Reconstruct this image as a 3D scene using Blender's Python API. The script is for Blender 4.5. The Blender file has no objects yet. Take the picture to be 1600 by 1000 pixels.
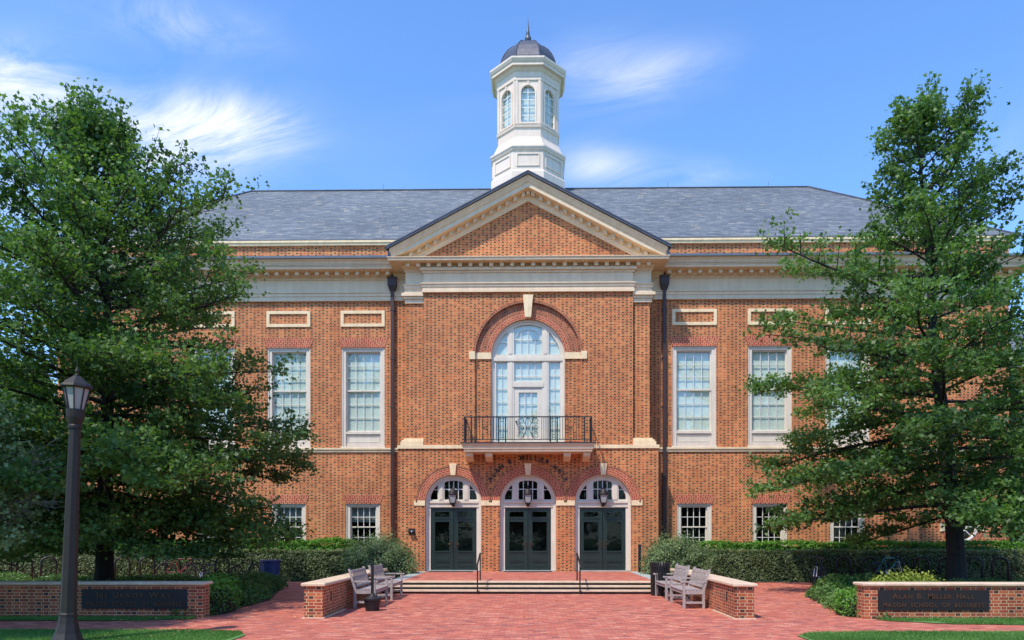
import bpy, bmesh, math, random
import numpy as np
from mathutils import Vector, Matrix
R = math.radians
sc = bpy.context.scene
COL = sc.collection
# ---------------------------------------------------------------- camera, light, sky
F = 1103.0; VX = 807.0; VY = 836.0; YAW = 0.0163; EYE = 1.78; CD = 28.0
cam_d = bpy.data.cameras.new('camera'); cam = bpy.data.objects.new('camera', cam_d); COL.objects.link(cam)
cam.location = (0, -CD, EYE); cam.rotation_euler = (R(90), 0, YAW)
cam_d.sensor_width = 36; cam_d.lens = 36 * F / 1600
cam_d.shift_x = (800 - VX) / 1600; cam_d.shift_y = (VY - 500) / 1600
cam_d.clip_end = 3000
sc.camera = cam
sc.render.resolution_x = 1024; sc.render.resolution_y = 640
sc.view_settings.view_transform = 'Standard'; sc.view_settings.look = 'None'
sc.view_settings.exposure = 0.45; sc.view_settings.gamma = 1
SUN_EL = R(58); SUN_AZ = R(36)          # azimuth measured to the left of straight behind the camera
sdir = Vector((-math.cos(SUN_EL) * math.sin(SUN_AZ), -math.cos(SUN_EL) * math.cos(SUN_AZ), math.sin(SUN_EL)))
sl = bpy.data.lights.new('sun', 'SUN'); sun = bpy.data.objects.new('sun', sl); COL.objects.link(sun)
sl.energy = 3.7; sl.angle = R(0.9); sl.color = (1.0, 0.91, 0.78)
sun.rotation_euler = sdir.to_track_quat('Z', 'Y').to_euler()

class G:                                  # tiny node-graph helper
    def __init__(s, tree): s.t = tree; s.n = tree.nodes; s.l = tree.links
    def new(s, kind, **kw):
        nd = s.n.new(kind)
        for k, v in kw.items(): setattr(nd, k, v)
        return nd
    def put(s, sock, v):
        if isinstance(v, bpy.types.NodeSocket): s.l.new(v, sock)
        elif isinstance(v, (tuple, list)):
            v = tuple(v)
            if sock.type == 'RGBA' and len(v) == 3: v = v + (1,)
            sock.default_value = v
        else: sock.default_value = v
    def m(s, op, a, b=0.0, c=0.0, clamp=False):
        nd = s.new('ShaderNodeMath', operation=op, use_clamp=clamp)
        s.put(nd.inputs[0], a); s.put(nd.inputs[1], b); s.put(nd.inputs[2], c); return nd.outputs[0]
    def mix(s, f, a, b, mode='MIX'):
        nd = s.new('ShaderNodeMix', data_type='RGBA', blend_type=mode)
        s.put(nd.inputs[0], f); s.put(nd.inputs[6], a); s.put(nd.inputs[7], b); return nd.outputs[2]
    def noise(s, vec, scale, detail=3, rough=0.5, dist=0.0):
        nd = s.new('ShaderNodeTexNoise'); s.put(nd.inputs['Vector'], vec)
        nd.inputs['Scale'].default_value = scale; nd.inputs['Detail'].default_value = detail
        nd.inputs['Roughness'].default_value = rough; nd.inputs['Distortion'].default_value = dist
        return nd.outputs['Fac']
    def ramp(s, f, stops, interp='LINEAR'):
        nd = s.new('ShaderNodeValToRGB'); e = nd.color_ramp.elements; nd.color_ramp.interpolation = interp
        while len(e) < len(stops): e.new(0.5)
        for i, (p, c) in enumerate(stops):
            e[i].position = p; e[i].color = tuple(c) + (1,) if len(c) == 3 else c
        s.put(nd.inputs[0], f); return nd.outputs[0]
    def sep(s, v):
        nd = s.new('ShaderNodeSeparateXYZ'); s.put(nd.inputs[0], v); return nd.outputs
    def comb(s, x, y, z=0.0):
        nd = s.new('ShaderNodeCombineXYZ'); s.put(nd.inputs[0], x); s.put(nd.inputs[1], y); s.put(nd.inputs[2], z); return nd.outputs[0]
    def mapr(s, v, a, b, c=0.0, d=1.0):
        nd = s.new('ShaderNodeMapRange'); s.put(nd.inputs[0], v)
        for i, x in enumerate((a, b, c, d)): nd.inputs[i + 1].default_value = x
        return nd.outputs[0]

w = bpy.data.worlds.new('World'); sc.world = w; w.use_nodes = True
g = G(w.node_tree); g.n.clear()
sky = g.new('ShaderNodeTexSky', sky_type='NISHITA', sun_disc=False)
sky.sun_elevation = SUN_EL
sky.sun_rotation = math.atan2(sdir.x, sdir.y)
sky.altitude = 0; sky.air_density = 1.0; sky.dust_density = 0.3; sky.ozone_density = 2.5
tc = g.new('ShaderNodeTexCoord').outputs['Generated']
X, Y, Z = g.sep(tc)
yy = g.m('MAXIMUM', Y, 0.05)
a = g.m('DIVIDE', X, yy); b = g.m('DIVIDE', Z, yy)
wv = g.comb(g.m('MULTIPLY', a, 1.0), g.m('MULTIPLY', b, 2.6), 0)
n1 = g.noise(g.comb(g.m('ADD', g.m('MULTIPLY', a, 1.0), g.m('MULTIPLY', b, -.6)), g.m('MULTIPLY', b, 2.1), 0), 3.6, 12, 0.66, 0.9)
n2 = g.noise(wv, 1.3, 4, 0.5, 0.3)
def blob(px, py, sx, sy, tilt, amp):      # soft cloud patch in a fixed compass direction
    ca = (px - 825) / F; cb = (VY - py) / F
    u = g.m('SUBTRACT', a, ca); v = g.m('SUBTRACT', b, cb)
    c_, s_ = math.cos(tilt), math.sin(tilt)
    u2 = g.m('DIVIDE', g.m('ADD', g.m('MULTIPLY', u, c_), g.m('MULTIPLY', v, s_)), sx / F)
    v2 = g.m('DIVIDE', g.m('SUBTRACT', g.m('MULTIPLY', v, c_), g.m('MULTIPLY', u, s_)), sy / F)
    q = g.m('ADD', g.m('MULTIPLY', u2, u2), g.m('MULTIPLY', v2, v2))
    return g.m('MULTIPLY', g.m('EXPONENT', g.m('MULTIPLY', q, -1.0)), amp)
tot = None
for bl in ((365, 190, 95, 42, -0.15, 1.25), (270, 235, 130, 60, 0.1, 1.0), (15, 115, 105, 50, -0.25, 1.1), (120, 190, 140, 60, 0.0, .7),
           (1000, 125, 105, 40, 0.25, .62), (945, 262, 75, 32, -0.1, .62), (250, 25, 150, 40, -0.2, .45),
           (1080, 275, 90, 25, 0, .25), (900, 90, 90, 30, .3, .35), (-250, 300, 300, 130, 0, .9), (1900, 250, 260, 80, 0, .6)):
    o_ = blob(*bl); tot = o_ if tot is None else g.m('ADD', tot, o_)
dens = g.m('MULTIPLY', tot, g.mapr(n1, 0.36, 0.66))
dens = g.m('ADD', dens, g.m('MULTIPLY', g.mapr(n2, 0.5, 0.8), 0.10))
dens = g.m('MULTIPLY', dens, g.mapr(Y, 0.05, 0.3), clamp=True)
skc = g.mix(1.0, sky.outputs[0], (0.98, 1.34, 1.74), 'MULTIPLY')
# sky tinted bluer all over, then clouds mixed in
cl = g.mix(g.m('MULTIPLY', dens, 0.93), skc, (6.0, 6.15, 6.4))
bg = g.new('ShaderNodeBackground'); g.put(bg.inputs[0], cl); bg.inputs[1].default_value = 0.14
out = g.new('ShaderNodeOutputWorld'); g.l.new(bg.outputs[0], out.inputs[0])

# ---------------------------------------------------------------- materials
M = {}
def mat(name, color=None, rough=0.6, metal=0.0, spec=None, var=0.0, vscale=3.0, bump=0.0, bscale=30.0):
    m_ = bpy.data.materials.new(name); m_.use_nodes = True; M[name] = m_
    k = G(m_.node_tree); p = k.n['Principled BSDF']
    p.inputs['Roughness'].default_value = rough; p.inputs['Metallic'].default_value = metal
    if spec is not None: p.inputs['Specular IOR Level'].default_value = spec
    if color is not None:
        if var > 0:
            pos = k.new('ShaderNodeNewGeometry').outputs['Position']
            n = k.noise(pos, vscale, 5, 0.6)
            k.put(p.inputs['Base Color'], k.mix(k.mapr(n, .3, .7), tuple(c * (1 - var) for c in color), tuple(min(1, c * (1 + var)) for c in color)))
        else: p.inputs['Base Color'].default_value = tuple(color) + (1,)
    if bump > 0:
        pos = k.new('ShaderNodeNewGeometry').outputs['Position']
        bn = k.new('ShaderNodeBump'); bn.inputs['Strength'].default_value = bump; bn.inputs['Distance'].default_value = 0.01
        k.put(bn.inputs['Height'], k.noise(pos, bscale, 4)); k.l.new(bn.outputs[0], p.inputs['Normal'])
    return m_, k, p

def brick_mat(name, cols, head_dark, mortar, course=0.0677, period=0.3175, jh=0.17, jv=0.05, running=False, rough=0.85):
    m_, k, p = mat(name, None, rough)
    uv = k.new('ShaderNodeUVMap'); uv.uv_map = 'UVMap'
    U, V, _ = k.sep(uv.outputs[0])
    v = k.m('DIVIDE', V, course); row = k.m('FLOOR', v); fv = k.m('SUBTRACT', v, row)
    u = k.m('ADD', k.m('DIVIDE', U, period), k.m('MULTIPLY', k.m('FLOORED_MODULO', row, 2.0), 0.5))
    cell = k.m('FLOOR', u); fu = k.m('SUBTRACT', u, cell)
    if running: head = 0.0
    else: head = k.m('GREATER_THAN', fu, 0.667)
    wn = k.new('ShaderNodeTexWhiteNoise', noise_dimensions='3D')
    k.put(wn.inputs['Vector'], k.comb(cell, row, head))
    r = wn.outputs['Value']
    wn2 = k.new('ShaderNodeTexWhiteNoise', noise_dimensions='3D')
    k.put(wn2.inputs['Vector'], k.comb(row, cell, k.m('ADD', head, 7.3)))
    base = k.ramp(r, [(i / (len(cols) - 1), c) for i, c in enumerate(cols)])
    pos = k.new('ShaderNodeNewGeometry').outputs['Position']
    if head_dark > 0:
        hd = k.m('MULTIPLY', head, k.m('LESS_THAN', wn2.outputs['Value'], head_dark))
        base = k.mix(k.m('MULTIPLY', hd, .92), base, (0.055, 0.024, 0.016))
    mo = k.m('LESS_THAN', fv, jh)
    mo = k.m('MAXIMUM', mo, k.m('LESS_THAN', fu, jv))
    if not running: mo = k.m('MAXIMUM', mo, k.m('LESS_THAN', k.m('ABSOLUTE', k.m('SUBTRACT', fu, 0.667)), jv / 2))
    fine = k.noise(pos, 60, 3)
    base = k.mix(0.5, base, k.mix(fine, (0.6, 0.6, 0.6), (1.35, 1.35, 1.35)), 'MULTIPLY')
    c = k.mix(mo, base, mortar)
    big = k.noise(pos, 0.55, 5, 0.62)
    mid = k.noise(pos, 2.4, 4, 0.6)
    c = k.mix(1.0, c, k.mix(k.mapr(big, .3, .7), (0.82, 0.80, 0.80), (1.12, 1.12, 1.12)), 'MULTIPLY')
    c = k.mix(1.0, c, k.mix(k.mapr(mid, .3, .7), (0.93, 0.90, 0.88), (1.05, 1.07, 1.08)), 'MULTIPLY')
    PX_, PY_, PZ_ = k.sep(pos)
    stv = k.noise(k.comb(k.m('ADD', PX_, PY_), 0.0, k.m('MULTIPLY', PZ_, .09)), 3.0, 4, .6)
    c = k.mix(1.0, c, k.mix(k.mapr(stv, .42, .62), (0.87, 0.85, 0.84), (1.04, 1.04, 1.04)), 'MULTIPLY')
    k.put(p.inputs['Base Color'], c)
    bn = k.new('ShaderNodeBump'); bn.inputs['Strength'].default_value = 0.5; bn.inputs['Distance'].default_value = 0.006
    k.put(bn.inputs['Height'], k.m('SUBTRACT', 1.0, mo)); k.l.new(bn.outputs[0], p.inputs['Normal'])
    return m_
MORT = (0.67, 0.44, 0.21)
brick_mat('brick', [(0.54, 0.132, 0.036), (0.46, 0.088, 0.026), (0.62, 0.205, 0.06), (0.56, 0.152, 0.042), (0.49, 0.098, 0.03)], 0.74, MORT)
brick_mat('brick_low_wall', [(0.36, 0.08, 0.03), (0.26, 0.045, 0.02), (0.46, 0.12, 0.04), (0.33, 0.06, 0.03)], 0.3, (0.55, 0.40, 0.23), jh=.17)
brick_mat('brick_red', [(0.46, 0.085, 0.04), (0.38, 0.06, 0.03), (0.54, 0.13, 0.06)], 0, (0.60, 0.34, 0.20), course=0.085, period=0.17, jh=.22, jv=.12, running=True)
brick_mat('brick_ring', [(0.36, 0.10, 0.05), (0.27, 0.06, 0.03), (0.46, 0.14, 0.06), (0.12, 0.05, 0.035)], 0, (0.50, 0.30, 0.17), course=0.105, period=0.11, jh=.1, jv=.16, running=True)
mat('stone', (0.82, 0.65, 0.41), 0.85, var=.10, vscale=4, bump=.3)
mat('coping_stone', (0.62, 0.47, 0.34), 0.85, var=.14, vscale=5, bump=.3)
mat('grey_stone', (0.34, 0.37, 0.35), 0.85, var=.15, vscale=3, bump=.3)
mat('trim_paint', (0.75, 0.575, 0.385), 0.55, var=.05, vscale=1.5)
mat('frame_paint', (0.70, 0.635, 0.53), 0.5, var=.04, vscale=1.5)
mat('cupola_paint', (0.76, 0.63, 0.52), 0.5, var=.03, vscale=1.2)
mat('muntin_paint', (0.76, 0.72, 0.67), 0.45)
for nm_ in ('trim_paint', 'cupola_paint', 'frame_paint', 'stone', 'coping_stone'):
    k = G(M[nm_].node_tree); p = k.n['Principled BSDF']; lk = p.inputs['Base Color'].links[0].from_socket
    pos = k.new('ShaderNodeNewGeometry').outputs['Position']; x_, y_, z_ = k.sep(pos)
    st = k.noise(k.comb(k.m('ADD', x_, y_), 0.0, k.m('MULTIPLY', z_, .12)), 4.0, 5, .65)
    gr = k.noise(pos, 14, 4, .65)
    c_ = k.mix(1.0, lk, k.mix(k.mapr(st, .40, .62), (0.93, 0.91, 0.88), (1.02, 1.02, 1.02)), 'MULTIPLY')
    c_ = k.mix(1.0, c_, k.mix(k.mapr(gr, .35, .6), (0.95, 0.94, 0.92), (1.01, 1.01, 1.01)), 'MULTIPLY')
    k.put(p.inputs['Base Color'], c_)
mat('door_green', (0.012, 0.027, 0.022), 0.35, var=.15)
mat('dark_metal', (0.035, 0.028, 0.028), 0.5, 0.2, var=.15)
mat('lamp_metal', (0.020, 0.016, 0.015), 0.55, 0.2, var=.18, vscale=6)
mat('black_iron', (0.018, 0.018, 0.02), 0.45, 0.3)
mat('roof_metal', (0.10, 0.10, 0.115), 0.45, 0.5, var=.25, vscale=3)
mat('gutter_metal', (0.24, 0.27, 0.31), 0.5, 0.5, var=.12)
mat('downspout_brown', (0.05, 0.028, 0.028), 0.5, 0.2)
mat('brass', (0.12, 0.09, 0.06), 0.35, 0.9)
mat('frost_glass', (0.33, 0.33, 0.33), 0.3)
mat('blind', (0.78, 0.83, 0.73), 0.8, var=.07, vscale=2)
mat('blind_white', (0.84, 0.86, 0.83), 0.8, var=.07, vscale=2)
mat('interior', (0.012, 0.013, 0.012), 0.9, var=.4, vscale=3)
mat('plaque', (0.017, 0.016, 0.017), 0.6, 0.3, var=.2)
mat('bronze_letter', (0.095, 0.048, 0.027), 0.5, 0.4)
mat('letter_black', (0.01, 0.01, 0.01), 0.5)
mat('bin_blue', (0.012, 0.03, 0.13), 0.45, var=.1)
mat('rubber', (0.015, 0.015, 0.015), 0.8)
mat('teal_paint', (0.02, 0.28, 0.30), 0.35)
mat('white_paint', (0.75, 0.75, 0.75), 0.35)
mat('red_paint', (0.22, 0.03, 0.03), 0.4)
mat('chrome', (0.5, 0.5, 0.5), 0.25, 0.9)
mat('soil', (0.055, 0.040, 0.028), 0.95, var=.4, vscale=5, bump=.8, bscale=20)
mat('shadow_riser', (0.055, 0.05, 0.045), 0.9, var=.3)  # riser stone coloured near black to paint in the shadow under the nosings
mat('doormat', (0.02, 0.02, 0.022), 0.95)
# weathered teak
m_, k, p = mat('teak', None, .85)
pos = k.new('ShaderNodeTexCoord').outputs['Object']
mp = k.new('ShaderNodeMapping'); mp.inputs['Scale'].default_value = (30, 4, 30); k.l.new(pos, mp.inputs[0])
k.put(p.inputs['Base Color'], k.ramp(k.noise(mp.outputs[0], 1.5, 5, .6), [(.25, (0.22, 0.18, 0.165)), (.75, (0.48, 0.41, 0.38))]))
# slate roof
m_, k, p = mat('slate', None, .65)
uv = k.new('ShaderNodeUVMap'); uv.uv_map = 'UVMap'
U, V, _ = k.sep(uv.outputs[0])
pos = k.new('ShaderNodeNewGeometry').outputs['Position']
wob = k.m('MULTIPLY', k.m('SUBTRACT', k.noise(uv.outputs[0], 2.2, 4, .65), .5), .14)
wob2 = k.m('MULTIPLY', k.m('SUBTRACT', k.noise(uv.outputs[0], .35, 3), .5), .25)
v = k.m('DIVIDE', k.m('ADD', V, k.m('ADD', wob, wob2)), .22); row = k.m('FLOOR', v); fv = k.m('SUBTRACT', v, row)
wr = k.new('ShaderNodeTexWhiteNoise', noise_dimensions='1D'); k.put(wr.inputs['W'], row)
u = k.m('ADD', k.m('DIVIDE', U, .30), k.m('MULTIPLY', wr.outputs['Value'], 3.0)); cell = k.m('FLOOR', u); fu = k.m('SUBTRACT', u, cell)
wn = k.new('ShaderNodeTexWhiteNoise', noise_dimensions='2D'); k.put(wn.inputs['Vector'], k.comb(cell, row))
c = k.ramp(wn.outputs['Value'], [(0, (0.115, 0.130, 0.142)), (.4, (0.14, 0.158, 0.172)), (.75, (0.165, 0.182, 0.195)), (.93, (0.195, 0.205, 0.21)), (1, (0.25, 0.24, 0.20))])
edge = k.m('LESS_THAN', fv, k.mapr(k.noise(k.comb(U, row), 1.6, 3), .3, .7, .16, .62))
edge = k.m('MAXIMUM', edge, k.m('MULTIPLY', k.m('LESS_THAN', fu, .05), .6))
c = k.mix(k.m('MULTIPLY', edge, .80), c, (0.035, 0.042, 0.055))
warm = k.mapr(k.noise(pos, .45, 5, .65), .60, .78)
c = k.mix(k.m('MULTIPLY', warm, .35), c, (0.20, 0.185, 0.15))
c = k.mix(1, c, k.mix(k.mapr(k.noise(pos, .25, 4), .3, .7), (.9, .9, .9), (1.12, 1.12, 1.12)), 'MULTIPLY')
k.put(p.inputs['Base Color'], c)
bn = k.new('ShaderNodeBump'); bn.inputs['Strength'].default_value = .8; bn.inputs['Distance'].default_value = .02
k.put(bn.inputs['Height'], k.m('ADD', k.m('SUBTRACT', 1, fv), k.m('MULTIPLY', wn.outputs['Value'], .5))); k.l.new(bn.outputs[0], p.inputs['Normal'])
# brick pavers
m_, k, p = mat('pavers', None, .82)
pos = k.new('ShaderNodeNewGeometry').outputs['Position']
PX, PY, _ = k.sep(pos)
v = k.m('DIVIDE', PY, .105); row = k.m('FLOOR', v); fv = k.m('SUBTRACT', v, row)
u = k.m('ADD', k.m('DIVIDE', PX, .21), k.m('MULTIPLY', row, .5)); cell = k.m('FLOOR', u); fu = k.m('SUBTRACT', u, cell)
wn = k.new('ShaderNodeTexWhiteNoise', noise_dimensions='2D'); k.put(wn.inputs['Vector'], k.comb(cell, row))
c = k.ramp(wn.outputs['Value'], [(0, (0.26, 0.07, 0.062)), (.12, (0.42, 0.098, 0.062)), (.5, (0.49, 0.126, 0.076)), (.8, (0.54, 0.158, 0.096)), (1, (0.60, 0.24, 0.16))])
jo = k.m('MAXIMUM', k.m('LESS_THAN', fv, .09), k.m('LESS_THAN', fu, .045))
c = k.mix(jo, c, (0.17, 0.10, 0.085))
mp = k.new('ShaderNodeMapping'); mp.inputs['Scale'].default_value = (1, 2.2, 1); k.l.new(pos, mp.inputs[0])
big = k.noise(mp.outputs[0], .9, 6, .68, .4)
c = k.mix(k.m('MULTIPLY', k.mapr(big, .50, .70), .66), c, (0.27, 0.105, 0.085))
big2 = k.noise(mp.outputs[0], 3.5, 4, .6)
c = k.mix(1, c, k.mix(k.mapr(big2, .3, .7), (.78, .80, .82), (1.18, 1.14, 1.12)), 'MULTIPLY')
k.put(p.inputs['Base Color'], c)
# lawn
m_, k, p = mat('lawn', None, .95)
pos = k.new('ShaderNodeNewGeometry').outputs['Position']
c = k.ramp(k.noise(pos, 4, 6, .7), [(.25, (0.05, 0.12, 0.025)), (.5, (0.08, 0.19, 0.04)), (.8, (0.12, 0.23, 0.055))])
k.put(p.inputs['Base Color'], c)
def leaf_mat(name, dark, light, trans=.38, rough=.45, spec=.3):
    m_, k, p = mat(name, None, rough, spec=spec)
    at = k.new('ShaderNodeAttribute'); at.attribute_name = 'tint'
    c = k.mix(at.outputs['Fac'], dark, light)
    k.put(p.inputs['Base Color'], c)
    tr = k.new('ShaderNodeBsdfTranslucent'); k.put(tr.inputs[0], k.mix(1, c, (1.3, 1.5, .6), 'MULTIPLY'))
    ms = k.new('ShaderNodeMixShader'); ms.inputs[0].default_value = trans
    k.l.new(p.outputs[0], ms.inputs[1]); k.l.new(tr.outputs[0], ms.inputs[2])
    k.l.new(ms.outputs[0], k.n['Material Output'].inputs[0])
leaf_mat('oak_leaf', (0.034, 0.080, 0.026), (0.150, 0.265, 0.070))
leaf_mat('hedge_leaf', (0.070, 0.110, 0.042), (0.20, 0.25, 0.11), .2)
leaf_mat('shrub_leaf', (0.055, 0.16, 0.02), (0.16, 0.34, 0.045), .3)
leaf_mat('laurel_leaf', (0.075, 0.125, 0.05), (0.24, 0.33, 0.15), .25)
leaf_mat('cover_leaf', (0.045, 0.10, 0.025), (0.15, 0.26, 0.065), .25)
leaf_mat('lime_leaf', (0.16, 0.22, 0.03), (0.38, 0.42, 0.07), .3)
leaf_mat('olive_leaf', (0.13, 0.19, 0.08), (0.34, 0.42, 0.20), .3)
leaf_mat('grass_blade', (0.06, 0.16, 0.03), (0.15, 0.30, 0.07), .3)
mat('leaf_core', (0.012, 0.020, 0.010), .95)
mat('bark', (0.028, 0.022, 0.020), .95, var=.35, vscale=8, bump=1, bscale=14)
mat('dry_bark', (0.22, 0.19, 0.16), .95, var=.2, vscale=8)
mat('dry_leaf', (0.45, 0.28, 0.13), .9, var=.3, vscale=9)
def glass_mat(name, fac, rough, tint):
    m_, k, p = mat(name, None, .1)
    t = k.new('ShaderNodeBsdfTransparent'); t.inputs[0].default_value = tint + (1,)
    gl = k.new('ShaderNodeBsdfGlossy'); gl.inputs['Roughness'].default_value = rough
    pos = k.new('ShaderNodeNewGeometry').outputs['Position']
    bn = k.new('ShaderNodeBump'); bn.inputs['Strength'].default_value = .25; bn.inputs['Distance'].default_value = .02
    k.put(bn.inputs['Height'], k.noise(pos, 1.6, 2)); k.l.new(bn.outputs[0], gl.inputs['Normal'])
    lw = k.new('ShaderNodeLayerWeight'); fz = k.m('MULTIPLY', k.m('POWER', lw.outputs['Facing'], 4.0), .8 if name == 'glass' else .35)
    ms = k.new('ShaderNodeMixShader'); k.put(ms.inputs[0], k.m('ADD', fz, fac, clamp=True))
    k.l.new(t.outputs[0], ms.inputs[1]); k.l.new(gl.outputs[0], ms.inputs[2]); k.l.new(ms.outputs[0], k.n['Material Output'].inputs[0])
glass_mat('glass', .07, .02, (.93, .96, .95))
glass_mat('glass_dark', .012, .02, (.8, .85, .83))

# ---------------------------------------------------------------- mesh helpers
class MB:
    def __init__(s): s.v = []; s.f = []; s.uv = []; s.mi = []; s.mats = []
    def mid(s, m):
        if m not in s.mats: s.mats.append(m)
        return s.mats.index(m)
    def face(s, pts, m=0, uv=None):
        i = len(s.v); s.v += [tuple(p) for p in pts]; s.f.append(tuple(range(i, i + len(pts)))); s.uv.append(uv); s.mi.append(m)
    def box(s, x0, x1, y0, y1, z0, z1, m=0):
        if x0 > x1: x0, x1 = x1, x0
        if y0 > y1: y0, y1 = y1, y0
        a = [(x0, y0, z0), (x1, y0, z0), (x1, y1, z0), (x0, y1, z0), (x0, y0, z1), (x1, y0, z1), (x1, y1, z1), (x0, y1, z1)]
        for q in ((3, 2, 1, 0), (4, 5, 6, 7), (0, 1, 5, 4), (1, 2, 6, 5), (2, 3, 7, 6), (3, 0, 4, 7)): s.face([a[j] for j in q], m)
        return s
    def hexa(s, a, m=0):                  # 8 corners: bottom ring, top ring
        for q in ((3, 2, 1, 0), (4, 5, 6, 7), (0, 1, 5, 4), (1, 2, 6, 5), (2, 3, 7, 6), (3, 0, 4, 7)): s.face([a[j] for j in q], m)
        return s
    def prism(s, pts, y0, y1, m=0):       # pts in XZ, extruded along Y
        n = len(pts)
        s.face([(x, y0, z) for x, z in pts], m); s.face([(x, y1, z) for x, z in reversed(pts)], m)
        for i in range(n):
            p, q = pts[i], pts[(i + 1) % n]
            s.face([(p[0], y0, p[1]), (p[0], y1, p[1]), (q[0], y1, q[1]), (q[0], y0, q[1])], m)
        return s
    def loft(s, rings, m=0, closed=True, caps=True):
        for a, b in zip(rings[:-1], rings[1:]):
            n = len(a)
            for i in range(n if closed else n - 1):
                j = (i + 1) % n; s.face([a[i], a[j], b[j], b[i]], m)
        if caps: s.face(list(reversed(rings[0])), m); s.face(rings[-1], m)
        return s
    def tube(s, pts, rad, sides=6, m=0):
        pts = [Vector(p) for p in pts]; n = len(pts)
        if not isinstance(rad, (list, tuple)): rad = [rad] * n
        rings = []
        for i in range(n):
            d = (pts[min(i + 1, n - 1)] - pts[max(i - 1, 0)])
            if d.length < 1e-9: d = Vector((0, 0, 1))
            d.normalize(); u = d.cross(Vector((0.3, 0.2, 1)))
            if u.length < .05: u = d.cross(Vector((1, 0, 0)))
            u.normalize(); v = d.cross(u)
            if rings:                     # keep the ring from twisting
                pu = (rings[-1][0] - pts[i - 1]); pu = pu - d * pu.dot(d)
                if pu.length > 1e-6: u = pu.normalized(); v = d.cross(u)
            rings.append([pts[i] + (u * math.cos(t) + v * math.sin(t)) * rad[i] for t in [2 * math.pi * q / sides for q in range(sides)]])
        s.loft(rings, m); return s
    def lathe(s, prof, c=(0, 0, 0), sides=16, m=0, off=0.0):
        rings = [[(c[0] + r * math.cos(off + 2 * math.pi * i / sides), c[1] + r * math.sin(off + 2 * math.pi * i / sides), c[2] + z) for i in range(sides)] for r, z in prof]
        s.loft(rings, m); return s
    def build(s, name, mats, parent=None, smooth=False, bevel=0.0):
        if not isinstance(mats, (list, tuple)): mats = [mats]
        me = bpy.data.meshes.new(name); me.from_pydata(s.v, [], s.f)
        for m_ in mats: me.materials.append(M[m_])
        me.polygons.foreach_set('material_index', s.mi)
        uvl = me.uv_layers.new(name='UVMap'); me.update()
        co = [0.0] * (2 * len(me.loops))
        for p_, uv in zip(me.polygons, s.uv):
            n = p_.normal; ax, ay, az = abs(n.x), abs(n.y), abs(n.z)
            for j, li in enumerate(p_.loop_indices):
                if uv is not None: a_, b_ = uv[j]
                else:
                    v_ = s.v[me.loops[li].vertex_index]
                    if az >= ax and az >= ay: a_, b_ = v_[0], v_[1]
                    elif ay >= ax: a_, b_ = v_[0], v_[2]
                    else: a_, b_ = v_[1] + .077, v_[2]
                co[2 * li] = a_; co[2 * li + 1] = b_
        uvl.data.foreach_set('uv', co)
        bm = bmesh.new(); bm.from_mesh(me)
        bmesh.ops.remove_doubles(bm, verts=bm.verts, dist=1e-5)
        if bevel == 0: bmesh.ops.recalc_face_normals(bm, faces=bm.faces)
        bm.to_mesh(me); bm.free()
        if smooth:
            me.polygons.foreach_set('use_smooth', [True] * len(me.polygons))
        o = bpy.data.objects.new(name, me); COL.objects.link(o)
        if parent is not None: o.parent = parent
        return o

def tag(o, label=None, cat=None, group=None, kind=None):
    if label: o['label'] = label
    if cat: o['category'] = cat
    if group: o['group'] = group
    if kind: o['kind'] = kind
    return o
def thing(name, label, cat, loc=(0, 0, 0), rz=0.0, group=None):
    o = bpy.data.objects.new(name, None); COL.objects.link(o); o.location = loc; o.rotation_euler = (0, 0, rz)
    o.empty_display_size = .2
    return tag(o, label, cat, group)
def part(name, loc, parent):
    o = bpy.data.objects.new(name, None); COL.objects.link(o); o.location = loc; o.parent = parent; return o
def dup(o, parent=None, loc=None, rz=None, label=None):
    c = o.copy(); COL.objects.link(c)
    if parent is not None: c.parent = parent
    if loc is not None: c.location = loc
    if rz is not None: c.rotation_euler = (0, 0, rz)
    if label: c['label'] = label
    for ch in list(o.children): dup(ch, c)
    return c
def arc(cx, cz, r, a0, a1, n): return [(cx + r * math.cos(a0 + (a1 - a0) * i / n), cz + r * math.sin(a0 + (a1 - a0) * i / n)) for i in range(n + 1)]
def arched(cx, hw, z0, zs, n=28): return [(cx - hw, z0), (cx + hw, z0)] + arc(cx, zs, hw, 0, math.pi, n)
def rect(x0, x1, z0, z1): return [(x0, z0), (x1, z0), (x1, z1), (x0, z1)]
def sheet(name, outer, holes, y0, th, material, parent=None, horizontal=False, z=0.0):
    """flat plate (in XZ, or XY if horizontal) with holes and thickness; front face at y0, body behind it"""
    cu = bpy.data.curves.new(name, 'CURVE'); cu.dimensions = '2D'; cu.fill_mode = 'BOTH'; cu.extrude = th / 2
    for lp in [outer] + list(holes):
        sp = cu.splines.new('POLY'); sp.points.add(len(lp) - 1)
        for i, q in enumerate(lp): sp.points[i].co = (q[0], q[1], 0, 1)
        sp.use_cyclic_u = True
    to = bpy.data.objects.new(name, cu); COL.objects.link(to)
    me0 = bpy.data.meshes.new_from_object(to)
    mb = MB()
    for p_ in me0.polygons:
        pts = []
        for vi in p_.vertices:
            c = me0.vertices[vi].co
            pts.append((c.x, c.y, z + c.z) if horizontal else (c.x, y0 + th / 2 + c.z, c.y))
        mb.face(pts)
    bpy.data.objects.remove(to); bpy.data.curves.remove(cu); bpy.data.meshes.remove(me0)
    return mb.build(name, material, parent)
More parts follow.
